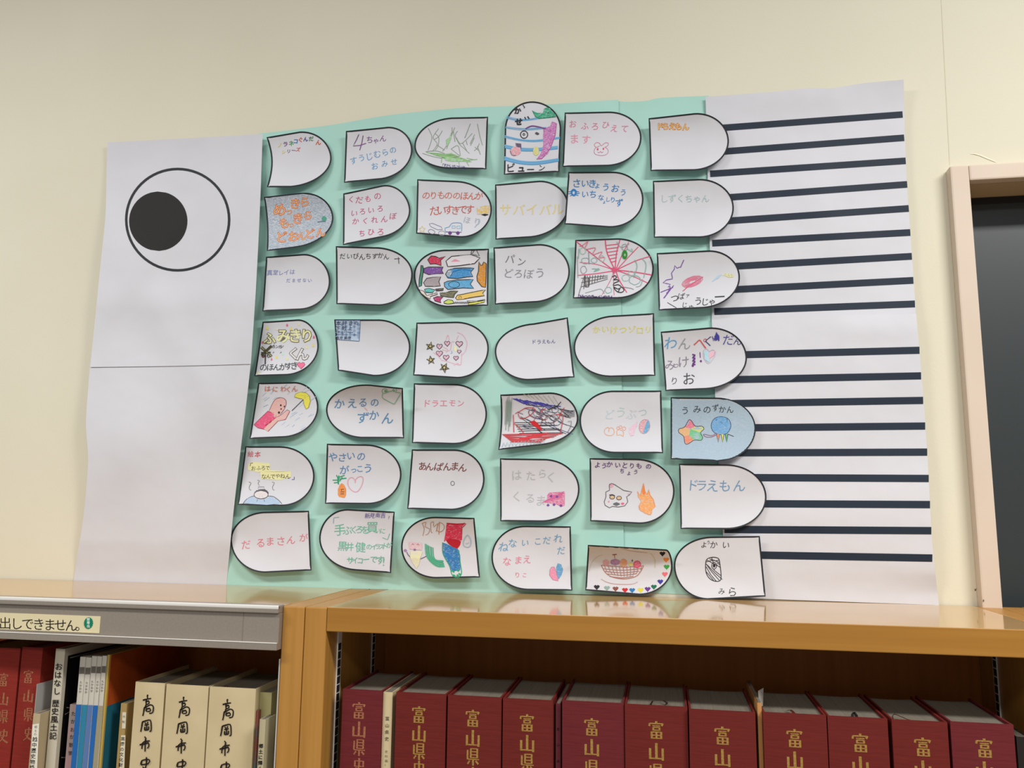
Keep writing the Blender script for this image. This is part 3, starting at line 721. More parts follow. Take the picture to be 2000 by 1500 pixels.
I.fill('hat',z([(1160,125),(1210,150),(1262,152),(1270,105),(1300,95),(1325,100),(1350,140),(1385,165),(1380,185),(1300,190),(1225,200),(1190,185)]),crayon('1fa078',lo=.5,hi=.75))
I.line('hat',z([(1258,152),(1300,146),(1350,158)]),'4a2a26',2.4); I.line('hat',z([(1160,125),(1190,185),(1225,202),(1385,185)]),'15785a',1)
I.fill('scarf',z([(1268,300),(1330,270),(1345,230),(1390,250),(1380,340),(1340,450),(1310,530),(1250,580),(1200,585),(1240,530),(1265,450),(1262,360)]),crayon('c26ab0',lo=.48,hi=.7))
for k in range(7): I.line('scarf',z([(1268+k*14,300-k*6),(1275+k*12,420-k*20)]),'a84a8c',1)
I.line('scarf',z([(1345,232),(1388,248),(1375,360),(1330,480),(1250,580),(1200,583)]),'b24a90',1.2)
I.line('scarf',z([(1095,298),(1150,272),(1220,280),(1290,300)]),'7a4a8c',2.6,curve=True)
I.fill('crayon_patch',z(ell(1005,505,48,45)),crayon('e08a96')); I.line('crayon_patch',z([(950,500),(965,545),(1010,548),(1050,500),(1052,450)]),'9a4a6c',1.1,curve=True)
for k in range(5): I.line('crayon_patch',z([(1000+k*2,435+k*8),(1055,440+k*8)]),'6a5a80',1)
I.fill('yellow_patch',z(ell(1195,508,28,44)),crayon('d9cf4a'))
I.line('eyes',z(ell(1082,352,34,35)),BLK,1.6,closed=True); I.line('eyes',z(ell(1080,350,9,10,10)),BLK,1.2,closed=True)
I.fill('eyes',z(ell(1205,342,22,13,12,.4)),'55535a')
I.text('lettering','か',1011,216,size=15,m=BLK,bold=.035); I.line('lettering',z([(1070,72),(1088,95),(1080,102)]),BLK,1.6)
I.text('lettering','せ',1013,237,size=15,m=BLK,bold=.045); I.line('lettering',z([(1088,185),(1098,208)]),BLK,2);I.line('lettering',z([(1115,180),(1130,203)]),BLK,2.4)
I.n+=20; I.text('lettering','ビ',998,327,size=19,m=BLK,bold=.01); I.text('lettering','ュ',1018,329,size=16,m=BLK,bold=.03); I.text('lettering','ー',1036,331,size=18,m=BLK,bold=.01); I.text('lettering','ン',1058,328,size=14,m=BLK); I.build()
I=T((1103,220),(1098.7,325.9),(1186.7,218),(1186.7,324.4),(1252.8,267.3),'white scale with pink writing and a small pink outlined bunny face, top row')
for ch,x,y in zip('おふろひえて',(1119,1143,1163,1183,1199,1220),(242,246,246,244,250,250)): I.text('writing',ch,x,y,size=17,m='d97f9c')
for ch,x,y in zip('ます',(1121,1144),(272,273)): I.text('writing',ch,x,y,size=20,m='e08fa6')
z=lambda p: ZZ((1090,190),5.172,p)
I.line('bunny_face',z([(385,505),(365,530),(370,570),(410,585),(450,588),(490,575),(508,545),(490,512),(470,505),(500,490),(508,465),(480,458),(450,480),(435,490),(415,460),(385,458),(365,480),(385,505),(420,490)]),'c98a9c',1.1,curve=True)
I.fill('bunny_face',z(ell(400,524,10,13,10)),'d4536c');I.fill('bunny_face',z(ell(458,520,9,12,10)),'d4536c'); I.line('bunny_face',z([(400,552),(415,560),(428,545),(440,560),(455,550)]),'cf7288',1,curve=True); I.build()
I=T((1266.9,231),(1270.8,334),(1356.8,221),(1356.8,333),(1423.5,273),'white scale with small orange outlined lettering, right end of the top row')
for ch,x,y in zip('ドらえもん',(1289,1300,1313,1325,1339),(247,247,247,247,248)): I.text('lettering',ch,x,y,size=15,m='dc8a3c',bold=.05,jit=.4); I.text('lettering',ch,x,y,size=14,m='ecd28a',bold=-.004,jit=.4)
I.build()
# --- row 2
I=T((515.5,384.7),(521.3,490.2),(586.8,377),(576.5,483.5),(650.9,421.5),'scale shaded grey blue with large orange lettering, second row left',bend=3,cf=.005)
I.fill('blue_shading',inner(I),crayon('94a5b5',lo=.40,hi=.66),h=3)
TX=(('め',546,409,29),('っ',564,413,17),('き',576,398,26),('ら',595,395,24),('も',555,436,26),('っ',569,439,15),('き',581,426,25),('ら',601,421,22),('ど',549,463,27),('お',573,462,25),('ん',589,461,20),('ど',605,456,22),('ん',626,453,22))
for k_,(bo_,c_) in enumerate(((.030,'cf5c28'),(-.008,'f6bd80'))):
    I.n+=12; random.seed(5)
    for ch,x,y,s in TX: I.text('lettering',ch,x,y,size=s*.9,m=c_,bold=bo_,jit=.6)
I.fill('green_ball',ell(633,427,5,5,14),'4f9f86'); I.line('green_ball',[(620,434),(629,432),(636,432)],'5b7480',1.6); I.build()
I=T((670.5,378),(669.9,478.8),(746,362),(748,463),(800.8,404),'white scale with four short lines of raspberry pink writing')
for ch,x,y in zip('くだものいろいろかくれんぼちひろ',(686,702,719,737,692,708,725,742,694,714,731,751,767,707,724,744),(390,390,388,382,416,413,410,407,432,431,429,427,421,456,452,453)): I.text('writing',ch,x,y,size=15,m='c8557e')
I.build()
I=T((814.9,350.2),(812.8,456.2),(893,353.3),(897,463.8),(960.6,411),'white scale with red writing, a yellow block and a small blue car, second row')
I.text('writing','のりもののほんが',832,381,936,382,17,'cf6a55'); I.text('writing','だいすきです',848,411,918,410,20,'c65e50')
z=lambda p: ZZ((800,190),4.8387,p)
I.fill('yellow_block',z([(635,1045),(670,1060),(670,1025),(755,1020),(758,1060),(740,1105),(640,1105)]),crayon('dcb63c'))
I.fill('yellow_block',z(ell(712,1110,36,12)),BLK)
I.line('car',z([(340,1270),(335,1235),(375,1225),(400,1190),(480,1188),(493,1210),(492,1265)]),'6f9fc8',1.3,curve=True); I.line('car',z([(340,1272),(490,1275)]),'5a4a8c',1.3); I.line('car',z([(400,1215),(430,1215),(432,1235),(402,1238)]),'8fb8d8',1.2,closed=True); I.line('car',z([(445,1218),(478,1215),(480,1238),(448,1240)]),'8fb8d8',1.2,closed=True)
for x in (382,456): I.fill('car',z(ell(x,1283,18,18,14)),'6d3f86'); I.fill('car',z(ell(x,1283,6,6,8)),'c4b3cf')
I.line('outlines',z([(185,1195),(215,1190),(300,1225),(310,1248),(265,1252),(200,1222)]),'84849a',1,closed=True); I.line('outlines',z(ell(208,1270,32,20,12,.3)),'84849a',1,closed=True); I.line('outlines',z(ell(305,1283,32,22,12,.1)),'9a9aac',1,closed=True)
I.line('star',z(star(118,1248,32,.5)),'dcc06a',1.1,closed=True)
I.text('faint_writing','ほり',912,430,933,433,16,'b4b7c0'); I.line('faint_writing',z([(660,1150),(650,1190),(615,1230)]),'9fb4cc',1.4); I.line('faint_writing',z([(480,1150),(468,1195)]),'aab',1.2) if False else None; I.build()
I=T((967,360.5),(967.8,468),(1048,353.3),(1037.7,463.8),(1110,398),'white scale with one word in faint yellow katakana, second row',lift=-.0006,cr=.0005)
I.text('writing','サバイバル',988,409,1090,409,25,'dccb8a',jit=.6); I.build()
I=T((1110,336),(1102.6,438),(1198.3,335.4),(1190,444.3),(1256.7,390),'scale with bright blue writing, scribbled blue ball and clipped lower left corner',lift=.004,cf=.005)
for ch,x,y,s in (('さ',1126,357,19),('い',1143,357,16),('き',1157,359,18),('ょ',1167,361,14),('う',1184,365,17),('お',1201,369,18),('う',1217,376,15),('い',1143,379,15),('ち',1158,380,17),('な',1174,386,13),('ょ',1180,394,8),('し',1187,389,11),('り',1197,390,12),('ず',1209,396,16)): I.text('writing',ch,x,y,size=s,m='3a80bd',bold=.006)
z=lambda p: ZZ((1090,190),5.172,p)
for k in range(4): I.line('scribbled_ball',z(ell(158,963,16+k*4,22+k*4,14)),'2f7fc4',1.3,closed=True,jit=.5)
for p in ([(105,955),(135,950)],[(105,975),(130,970)],[(120,998),(140,985)],[(150,935),(165,925)],[(180,950),(212,955)],[(180,972),(220,968)],[(175,985),(205,990)]): I.line('scribbled_ball',z(p),'2f7fc4',1.3)
I.build()
I=T((1275.2,353.4),(1277.2,464.2),(1364.6,349.5),(1366.5,464.2),(1433.2,404.6),'white scale with one word in pale blue green writing, second row right end',cf=.005)
I.text('writing','しずくちゃん',1297,388,1378,388,17,'a9bfc0',jit=.6); I.build()
# --- row 3
I=T((519.7,501.6),(512.5,608.2),(590.8,496.2),(587.2,605.1),(644.8,546.6),'white scale with two tiny lines of violet blue writing, third row left')
for ch,x,y in zip('真堂レイは',(527,538,549,560,571),(532,532,533,532,531)): I.text('writing',ch,x,y,size=11.5,m='7f8cbc')
I.text('writing','だませない',563,548,605,547,9,'7886b8'); I.build()
I=T((656,480.9),(657,593.9),(729.4,482.7),(740.2,597),(805.9,534),'white scale with one line of neat black writing and a small cross stroke',lift=.001,ti=.018)
for ch,x,y in zip('だいぴんちずかん',(669,683,695,707,720,732,743,754),(501,501,500,501,500,500,499,501)): I.text('writing',ch,x,y,size=13,m='3a3a3e')
I.line('writing',[(770,505.5),(781,505)],'3a3a3e',1.1); I.line('writing',[(778,502),(779,515)],'3a3a3e',1.1); I.build()
I=T((954.9,485.9),(953.1,596.9),(874.7,487.7),(874.7,599.7),(808.4,535.3),'white scale covered with many small coloured carp streamers')
z=lambda p: ZZ((800,470),5.357,p)
def carp(pts,c,lw=1.6,sc=None):
    I.fill('carp_drawings',z(pts),crayon(c,lo=.55,hi=.85) if not sc else crayon(c,lo=.5,hi=.8)); I.line('carp_drawings',z(pts),'3a3530',lw,closed=True,jit=.25)
carp([(190,200),(225,160),(270,165),(310,185),(375,165),(325,205),(330,262),(270,240),(215,245)],'d43a5c')
carp([(150,290),(200,275),(265,275),(350,275),(335,310),(355,345),(280,345),(200,355),(150,335)],'7d4fa0')
carp([(145,440),(180,395),(240,385),(325,378),(305,430),(322,475),(240,480),(165,478)],'a3989c')
carp([(380,215),(440,165),(640,148),(735,180),(680,240),(520,262),(400,272)],'e4e0e6',1.8)
I.line('carp_drawings',z([(640,150),(650,105),(700,100),(730,160),(650,140),(680,100)]),'45413e',1.2)
for k in range(5): I.line('carp_drawings',z([(435+k*8,218-k*5),(525-k*10,214-k*4)]),'e59aae',1.3)
carp([(375,350),(400,310),(470,290),(560,285),(675,285),(640,330),(662,375),(600,380),(500,398),(400,390)],'3f8fc9')
I.fill('carp_drawings',z([(385,320),(430,305),(450,330),(420,378),(385,375)]),crayon('7fa0b4')); I.line('carp_drawings',z([(430,372),(450,330),(540,300),(640,310)]),'2a5f90',1.3)
carp([(362,440),(400,425),(500,410),(665,405),(635,455),(670,500),(560,495),(400,510),(365,480)],'5aa4cf'); I.line('carp_drawings',z(ell(465,460,58,32)),'35404a',1.3,closed=True)
carp([(725,220),(745,260),(760,255),(775,225),(802,240),(800,400),(795,490),(755,480),(708,420),(705,370),(720,320)],'d08c2c')
carp([(480,600),(500,570),(560,560),(680,535),(795,515),(765,548),(782,575),(680,590),(560,612),(495,618)],'e0bd5c')
I.line('carp_drawings',z(ell(528,595,14,14,10)),'3a3530',1,closed=True)
carp([(120,255),(135,260),(145,300),(130,400),(125,470),(95,485),(100,400),(115,330)],'3d8c74')
carp([(155,510),(200,498),(265,515),(240,545),(170,542)],'58b8b0'); carp([(270,508),(355,500),(350,522),(275,525)],'555048')
carp([(318,548),(380,545),(430,528),(505,525),(470,560),(460,595),(400,590),(325,575)],'6d6a50')
carp([(248,600),(290,585),(350,590),(320,620),(330,650),(265,630)],'b0386c'); carp([(360,640),(400,615),(450,625),(465,655),(400,662),(360,655)],'bfcb5c')
carp([(105,515),(150,530),(180,575),(290,545),(290,560),(215,585),(215,610),(170,590),(120,550)],'d6cdc0',1.4)
carp([(610,655),(700,640),(790,625),(780,645),(690,662),(615,670)],'d7d64e',1.2); carp([(600,630),(700,630),(790,615),(690,640),(620,645)],'c9c3a0',1)
for k in range(9): I.line('carp_drawings',z([(465+k*17,640),(475+k*17,662),(482+k*17,638)]),'45413e',1.2)
I.build()
I=T((963.9,483.4),(966.7,594.7),(1048.3,477),(1048.3,590.4),(1112.7,526),'white scale with two lines of thin grey pencil writing, third row')
I.text('writing','パ',996,506,size=19,m='77777c'); I.text('writing','ン',1019,511,size=18,m='77777c')
for ch,x,y in zip('どろぼう',(993,1013,1033,1054),(534,535,535,534)): I.text('writing',ch,x,y,size=21,m='8c8c92')
I.build()
I=T((1123.6,468.7),(1119.2,582.7),(1204.6,465.4),(1204.6,583),(1276.8,523.7),'scale with a big pink crayon web of rays and ladders, third row')
z=lambda p: ZZ((1110,450),4.544,p)
pk='da5578'
for p,w in (([(65,95),(230,225),(390,345)],2),([(100,285),(250,300),(390,345)],1.3),([(80,400),(230,385),(395,362)],1.8),([(328,85),(345,200),(410,345)],2.2),([(458,85),(430,200),(415,345)],1.9),([(535,105),(480,210),(425,340)],1.5),([(622,145),(520,250),(430,350)],1.6),([(728,230),(600,270),(440,345)],1.7),([(740,395),(590,370),(440,352)],2.2),([(700,465),(560,400),(440,360)],1.7),([(520,550),(450,440),(425,365)],1.9),([(300,570),(370,450),(405,365)],1.0),([(405,575),(403,470),(405,370)],1.0)): I.line('pink_web',z(p),pk,w,curve=True,jit=.3)
for k in range(6): y=130+k*30; I.line('pink_web',z([(330+k*9,y+4),(452-k*5,y-10)]),pk,1.6)
for a in range(12): I.line('pink_web',z([(412,350),(412+34*math.cos(a*.55),350+30*math.sin(a*.55))]),pk,1.6)
I.line('pink_web',z([(100,140),(130,130),(175,98),(150,165),(240,155),(215,215),(300,190),(270,240),(325,240),(310,275)]),'dd7a90',1.5,curve=True)
for e_ in (ell(135,350,26,34),ell(230,265,26,22),ell(300,250,22,26),ell(150,270,34,26),ell(560,380,26,20),ell(510,420,34,28),ell(590,440,50,40),ell(355,530,30,26),ell(500,150,24,30),ell(130,180,26,30)): I.line('teal_scribble',z(e_),random.choice(['86b5ac','9c9aa0','a5c2b8']),1.1,closed=True,jit=.6)
for p in ([(210,340),(280,345),(225,365),(270,335)],[(590,260),(610,320),(580,420)],[(655,250),(690,300),(670,420)],[(150,555),(220,535),(290,520),(320,560)],[(480,500),(560,515),(580,525)],[(600,500),(640,490),(660,430)],[(430,100),(470,150),(540,120)],[(80,230),(85,420)],[(180,185),(185,300)],[(95,160),(90,250)],[(560,160),(570,190),(520,160)]): I.line('teal_scribble',z(p),random.choice(['7db5a6','9aa7a4','8c8c96']),1.2,curve=True)
for k in range(8): x=145+k*24; I.line('black_scribble',z([(x,400-k),(x-8,520-k*14)]),'55504f',1.0)
for k in range(3): I.line('black_scribble',z([(115,500-k*38),(350,430-k*14)]),'6a6664',1.0)
I.line('black_scribble',z([(140,410),(90,575)]),'6a6664',1); I.line('black_scribble',z([(150,400),(150,500),(180,500),(180,420)]),'45413e',1.6)
I.line('black_scribble',z([(390,415),(410,400),(430,415),(400,440),(430,435),(450,450),(410,465),(400,490),(440,480),(470,500),(440,520),(400,500),(430,540),(470,550),(495,530),(470,500),(440,550)]),'2c2a2c',1.6,curve=True)
I.fill('green_blob',z(ell(500,215,24,42)),'2c8a2e'); I.fill('green_blob',z(ell(502,218,9,14,10)),'a9b8a0')
I.text('writing','ひみつのラーメンやさん',1132,578.5,1195,580,7.5,'4a2f6c',bold=.02,jit=.6); I.build()
I=T((1282.8,494.5),(1286.7,606.3),(1380.7,489.2),(1374.1,601.9),(1445,538),'white scale with purple zigzags, a pink scribble and black writing below',lift=.001)
for p in ([(1025,262),(995,330),(990,325),(965,335),(945,312),(940,345),(915,380),(925,425)],[(925,430),(870,440),(840,465),(905,478),(885,505),(905,495)],[(905,500),(880,560),(850,600),(925,500),(870,560)],[(818,550),(930,505)],[(935,488),(845,602)]): I.line('purple_zigzag',z(p),'7a52a0',1.7)
for k in range(6): I.line('pink_scribble',z(ell(1100,455,35+k*12,12+k*6,20,-.35)),'dd7f98',1.3,closed=True,jit=.5)
I.line('pink_scribble',z([(1015,540),(1060,500),(1195,412)]),'d5607c',1.6)
for k in range(6): I.line('faint_marks',z([(1275+k*10,455-k*6),(1330+k*6,400-k*2)]),'b6cddc',1.5)
for k in range(8): I.line('faint_marks',z([(1370+k*12,400-k),(1395+k*10,380+(k%3)*14),(1420+k*6,415)]),'e3dfa0',1.5)
I.line('writing',z([(880,640),(960,688)]),'45454b',1.2)
for ch,x,y,s in (('つ',1318,583,18),('ば',1331,578,15),('ァ',1343,577,9),('じ',1337,595,13),('ゅ',1350,598,12),('う',1364,588,17),('じ',1377,590,18),('ゃ',1391,588,16),('ー',1405,580,24)): I.text('writing',ch,x,y,size=s,m='3d3d42')
I.build()
# --- row 4
I=T((513,628.5),(496.8,734.7),(580,624),(562,732.9),(622.3,670.8),'busy scale with a crossing signal, bubble letters, coloured stars and a pink heart',cb=.012,cr=.008)
z=lambda p: ZZ((490,480),5.556,p)
for x,y,r,c in ((393,862,18,'e0708c'),(178,892,24,'e6d878'),(435,898,22,'e6d878'),(520,852,18,'e6e0b0'),(683,990,20,'e0708c'),(125,1050,16,'e0708c'),(675,1080,20,'e6d878'),(605,1100,20,'e2e3a4'),(280,1205,22,'e6d878'),(225,1232,16,'e0708c'),(395,1225,18,'e6e0a0'),(80,1378,16,'e9e2a0'),(345,1172,20,'bfe0d2'),(285,905,14,'e9e6bc')): I.fill('stars',z(star(x,y,r,.5)),c)
TX=(('ふ',526,660,25),('み',553,656,30),('き',577,655,28),('り',599,656,27),('く',573,690,25),('ん',590,691,27))
for k_,bo_ in enumerate((.06,.018)):
    I.n+=12; random.seed(6)
    for ch,x,y,s in TX: I.text('bubble_lettering',ch,x,y,size=s,m='6e6a50' if k_==0 else ('e9e8b0' if y<680 else 'dedbe0'),bold=bo_,jit=.5)
for p in ([(112,1100),(225,1200)],[(225,1085),(115,1190)]): I.line('crossing_signal',z(p),'4c4a30',5); I.line('crossing_signal',z(p),'a8a878',2)
I.line('crossing_signal',z([(160,1150),(155,1285)]),'3c3a3a',2.2); I.line('crossing_signal',z([(110,1160),(215,1155)]),'3c3a3a',2)
for x,c in ((135,'d84a70'),(192,'ddd8dc')): I.fill('crossing_signal',z(ell(x,1195,20,20,14)),'3c3a3a'); I.fill('crossing_signal',z(ell(x,1197,13,14,12)),c)
for ch,x,y in zip('カンカン',(534,541,547,551),(677,677,677,676)): I.text('writing',ch,x,y,size=7,m='3a3a3e',bold=.01)
for ch,x,y in zip('のほんがすき',(514,528,540,552,564,575),(717,717,718,716,714,713)): I.text('writing',ch,x,y,size=16,m='4a4a50')
for (x,y) in ((255,1070),(250,1150),(330,1150)): I.line('writing',z([(x,y),(x-12,y+14)]),'3a3a3e',.9)
I.fill('heart',heart(588,713,7.5),'e87496'); I.line('heart',heart(588,713,7.8),'b04a68',.8,closed=True); I.build()
I=T((652.9,624),(660,723.9),(742,624),(729.4,734.7),(801.4,679.8),'white scale with a small blue diamond-patterned title box in its upper left corner',lift=.0005)
bx=[(655.5,625.5),(703.8,625.5),(701.5,666.5),(655.2,663)]
I.fill('title_box',bx,'b9cbe0')
for i in range(6):
    for j in range(5):
        cx=660+i*8; cy=630+j*8+(4 if i%2 else 0)
        if cy<661: I.fill('title_box',[(cx,cy-3.6),(cx+3.4,cy),(cx,cy+3.6),(cx-3.4,cy)],'7f9cc4' if (i+j)%2 else '93add0')
I.line('title_box',bx,'4a5f86',.9,closed=True)
I.n+=12
for ch,x in zip('本好きの',(661,673,685,696)): I.text('writing',ch,x,631,size=9.5,m='283a5c')
for ch,x in zip('下剋上',(660,672,684)): I.text('writing',ch,x,641,size=9.5,m='283a5c')
I.text('writing','司書になるためには',658,648,688,649,3.8,'2f4468'); I.text('writing','手段を選んでいられません',658,653,699,654,3.8,'2f4468')
for ch,x in zip('香月美夜',(659,666,675,682)): I.text('writing',ch,x,660,size=7,m='222c44')
I.build()
I=T((813.4,630.2),(807,733.2),(889.6,628.3),(893.3,738.8),(954.6,679),'white scale with a ring of small purple-pink hearts and three scribbled stars')
z=lambda p: ZZ((800,470),5.357,p)
for x,y,r in ((395,1075,32),(312,1105,32),(312,1180,38),(383,1222,34),(485,1228,28),(520,1160,22),(520,1080,38)): I.fill('hearts',z(heart(x,y,r*.85)),crayon('d8a0b4',lo=.45,hi=.7)); I.line('hearts',z(heart(x,y,r)),'5f4a58',1.3,closed=True,jit=.4)
for p in ([(380,1040),(400,985),(415,1040)],[(490,1040),(510,990)],[(500,960),(560,990),(600,1070),(580,1160),(540,1200)],[(545,1180),(540,1270),(520,1300),(380,1260),(330,1250)],[(465,1305),(500,1280),(530,1305)],[(340,1140),(420,1150),(440,1060),(470,1060)],[(250,1170),(290,1200),(330,1240)],[(350,1110),(400,1140),(380,1170)]): I.line('pink_scribble',z(p),'e3b3c0',1.2,curve=True)
I.fill('faint_patch',z(ell(480,1130,16,32)),'e6e2b4'); I.line('faint_patch',z([(430,1180),(445,1175),(440,1150)]),'8fb0d0',1.2)
for x,y,r,ro in ((215,1105,46,.2),(220,1250,46,-.1),(362,1330,52,.5)):
    I.fill('stars',z(star(x,y,r*.8,.4,ro)),'c9b880'); I.line('stars',z([star(x,y,r,.45,ro)[i] for i in (0,4,8,2,6)]),'3f3a2c',1.4,closed=True,jit=.6); I.line('stars',z([star(x+3,y+2,r,.45,ro)[i] for i in (0,4,8,2,6)]),'3f3a2c',1.0,closed=True,jit=.8)
I.build()
I=T((1108.9,619.9),(1122,737),(1042.7,631.5),(1037,742.5),(966.5,688.4),'white scale with its tip to the left and one tiny navy word, fourth row')
I.text('writing','ドラえもん',1043,668,1081,667,9.5,'54548c'); I.build()
I=T((1277.3,611.8),(1279.9,733.9),(1198,616.2),(1198,736),(1120.6,681),'white scale with its tip to the left and one line of pale yellow writing')
for ch,x in zip('かいけつゾロリ',(1165,1182,1199,1217,1234,1250,1266)): I.text('writing',ch,x,644+random.uniform(-1,1),size=16,m='dcd66a',bold=.008)
I.build()
I=T((1290.5,648),(1299.7,763.6),(1385,639.7),(1378.5,760.3),(1458.8,696.5),'scale with big multicoloured characters, a pastel heart and a purple blot',lift=.001)
for ch,x,y,s,c in (('わ',1310,670,28,'5f9fc8'),('ん',1338,670,27,'9a9ca0'),('ぺ',1368,669,30,'cf5f5c'),('く',1384,665,24,'44447c'),('だ',1423,664,23,'54549a'),('ん',1440,666,17,'44447c'),('み',1309,713,22,'8c8290'),('っ',1321,712,15,'8c8290'),('け',1336,708,24,'8c8290'),('り',1317,743,17,'55555a'),('お',1346,741,25,'4a4a4f')): I.text('writing',ch,x,y,size=s,m=c)
z=lambda p: ZZ((1110,450),4.544,p)
for k in range(11): I.line('navy_scribble',z([(1278+k*6,940+(k%3)*8),(1290+k*5,980-(k%2)*10),(1315+k*2,905+k*3)]),'4a47a0',1.4,jit=.8)
for k in range(7): I.line('purple_blot',z([(1100+(k%2)*26,1100+k*14),(1128-(k%2)*22,1108+k*14)]),'6a3580',2.6)
I.fill('purple_blot',z(ell(1105,1200,12,12,10)),'6a3580'); I.line('purple_blot',z([(1168,1080),(1172,1130)]),'6a3580',1.4); I.fill('purple_blot',z(ell(1177,1160,10,11,10)),'6a3580')
for k in range(9): I.line('pastel_heart',z([(1205+k*6,1060+k*3),(1215+k*4,1145+k*3)]),'b6d8e6',1.8)
for k in range(8): I.line('pastel_heart',z([(1255+k*6,1080-k),(1250+k*5,1140-k*4)]),'edbccb',1.8)
I.line('pastel_heart',z([(1250,1070),(1225,1045),(1202,1070),(1205,1130),(1245,1180),(1295,1120),(1305,1075),(1280,1058),(1250,1075)]),'cfc0d4',1.1,curve=True); I.build()
# --- row 5
I=T((504.3,748),(487.2,857.3),(570,746.3),(557.4,854.3),(621.6,790.4),'scale with a clay figure in pink holding a yellow umbrella in the rain',cf=.005)
z=lambda p: ZZ((480,740),5.556,p)
for k in range(60):
    x=random.uniform(120,720); y=random.uniform(90,600); 
    if (x-440)**2/310**2+(y-330)**2/270**2<1 and not(330<x<460 and 200<y<400) and not (x<330 and y>340): I.line('rain',z([(x,y),(x+random.uniform(24,55),y-random.uniform(22,40))]),random.choice(['b9cbdf','a9bcd6','ccd8e6']),1.1)
fig=crayon('e0b0a8',lo=.5,hi=.85)
I.fill('clay_figure',z([(250,350),(300,250),(340,210),(390,205),(430,225),(440,270),(420,330),(370,390),(345,430),(290,420)]),fig); I.line('clay_figure',z([(255,345),(300,250),(340,210),(390,205),(430,225),(438,270),(415,330),(372,388)]),'8a5560',1.1,curve=True)
I.fill('clay_figure',z([(90,495),(240,350),(330,385),(325,430),(200,545),(130,530)]),crayon('e0567e',lo=.55,hi=.9)); I.line('clay_figure',z([(90,495),(240,350),(330,385),(325,430),(200,545),(130,530)]),'a83a5c',1.2,closed=True)
I.fill('clay_figure',z([(190,540),(290,440),(380,395),(440,340),(480,345),(430,440),(350,455),(240,570)]),fig); I.line('clay_figure',z([(190,540),(290,440),(380,395),(450,335),(478,350),(430,440),(350,455),(240,570)]),'9a5560',1.1)
I.line('clay_figure',z([(205,510),(330,425)]),'a83a4c',3)
for x,y,a,b_ in ((380,287,11,15),(419,300,8,12),(384,327,9,12),(360,367,12,18)): I.fill('clay_figure',z(ell(x,y,a,b_,12,.4)),'2a2426')
I.line('umbrella',z([(500,345),(630,218)]),'4a4a50',1.4)
I.fill('umbrella',z([(528,195),(540,165),(590,145),(650,148),(690,185),(700,240),(680,310),(655,328),(630,270),(625,215),(580,212)]),'e3dc5c'); I.line('umbrella',z([(528,195),(540,165),(590,145),(650,148),(690,185),(700,240),(680,310),(655,328),(630,270),(625,215),(580,212)]),'9a9440',1,closed=True); I.line('umbrella',z([(660,160),(625,215),(690,180)]),'9a9440',.9)
for ch,x,y in zip('はにわくん',(522,538,553,564,576),(759.5,760,760,759.5,759.5)): I.text('writing',ch,x,y,size=13.5,m='c9634a')
I.build()
I=T((786.9,758),(789.2,856),(723,751.2),(705,855.7),(636.9,797.6),'shaded scale with two lines of blue crayon writing and a green frog outline',ct=.009,ti=.017)
for ch,x,y,s in (('か',662,788,23),('え',687,788,20),('る',709,787,21),('の',732,787,19),('ず',709,817,24),('か',731,812,21),('ん',757,817,25)): I.text('writing',ch,x,y,size=s,m='5f8cb4',bold=.008)
I.line('frog',z([(1485,155),(1478,130),(1490,112),(1520,108),(1540,128),(1535,150),(1560,135),(1585,135),(1600,112),(1625,108),(1638,125),(1625,148),(1680,155),(1650,210),(1620,262),(1600,270),(1520,230),(1480,200),(1490,158),(1520,155),(1535,135)]),'7fb08c',1.5,curve=True); I.fill('frog',z(ell(1517,133,16,14,10)),'6aa07c'); I.fill('frog',z(ell(1608,130,14,12,10)),'7fa890')
I.line('pink_smudge',z([(1285,310),(1320,345)]),'d5a0a0',1.5); I.build()
I=T((808.4,748.7),(804.5,865.3),(888.6,750),(884.8,867.6),(951,809.6),'white scale with one word in pink katakana, third in the fifth row')
I.text('writing','ドラエモン',833,787,900,788,16,'dd7d90'); I.build()
I=T((977.2,770.9),(973.3,878.9),(1070.4,766.7),(1051,870),(1129.4,815.4),'scale scribbled over in red, blue and black pen',bend=3,ct=.009,cr=.007)
z=lambda p: ZZ((790,740),5.171,p)
for k in range(22): x=1095+k*17; I.line('blue_scribble',z([(x,195+k*3+random.uniform(-6,6)),(x+random.uniform(70,130),250+k*2+random.uniform(-20,20))]),'4a48b0',1.5)
for k in range(30):
    x,y=random.uniform(1120,1600),random.uniform(260,520); a=random.uniform(.1,.9); L=random.uniform(60,200); I.line('black_scribble',z([(x,y),(min(1720,x+L*math.cos(a)),min(560,y+L*math.sin(a)))]),random.choice(['2c2c34','3a3a44','44507c']),random.choice([.9,1.1]))
for k in range(10):
    x,y=random.uniform(1180,1560),random.uniform(300,460); I.line('black_scribble',z(ell(x,y,random.uniform(30,80),random.uniform(20,50),14,random.uniform(0,3))),random.choice(['4a4a55','8a4a50','5566a0']),.9,closed=True,jit=.8)
for k in range(6): y=440+k*22; I.line('black_scribble',z([(1110+k*10,y),(1500+k*20,y+random.uniform(-20,10))]),'3a3a42',1)
I.fill('red_scribble',z([(1265,430),(1310,420),(1345,445),(1390,510),(1380,525),(1330,490),(1290,465)]),'c9252c'); I.fill('red_scribble',z([(1060,640),(1150,605),(1290,565),(1450,540),(1440,560),(1330,590),(1180,625)]),'d2313a')
for k in range(12): y=560+k*7; I.line('red_scribble',z([(985+k*9,y),(1180+k*20,y+random.uniform(-8,22)),(1600-k*22,y-random.uniform(0,15))]),'cf4a52',1)
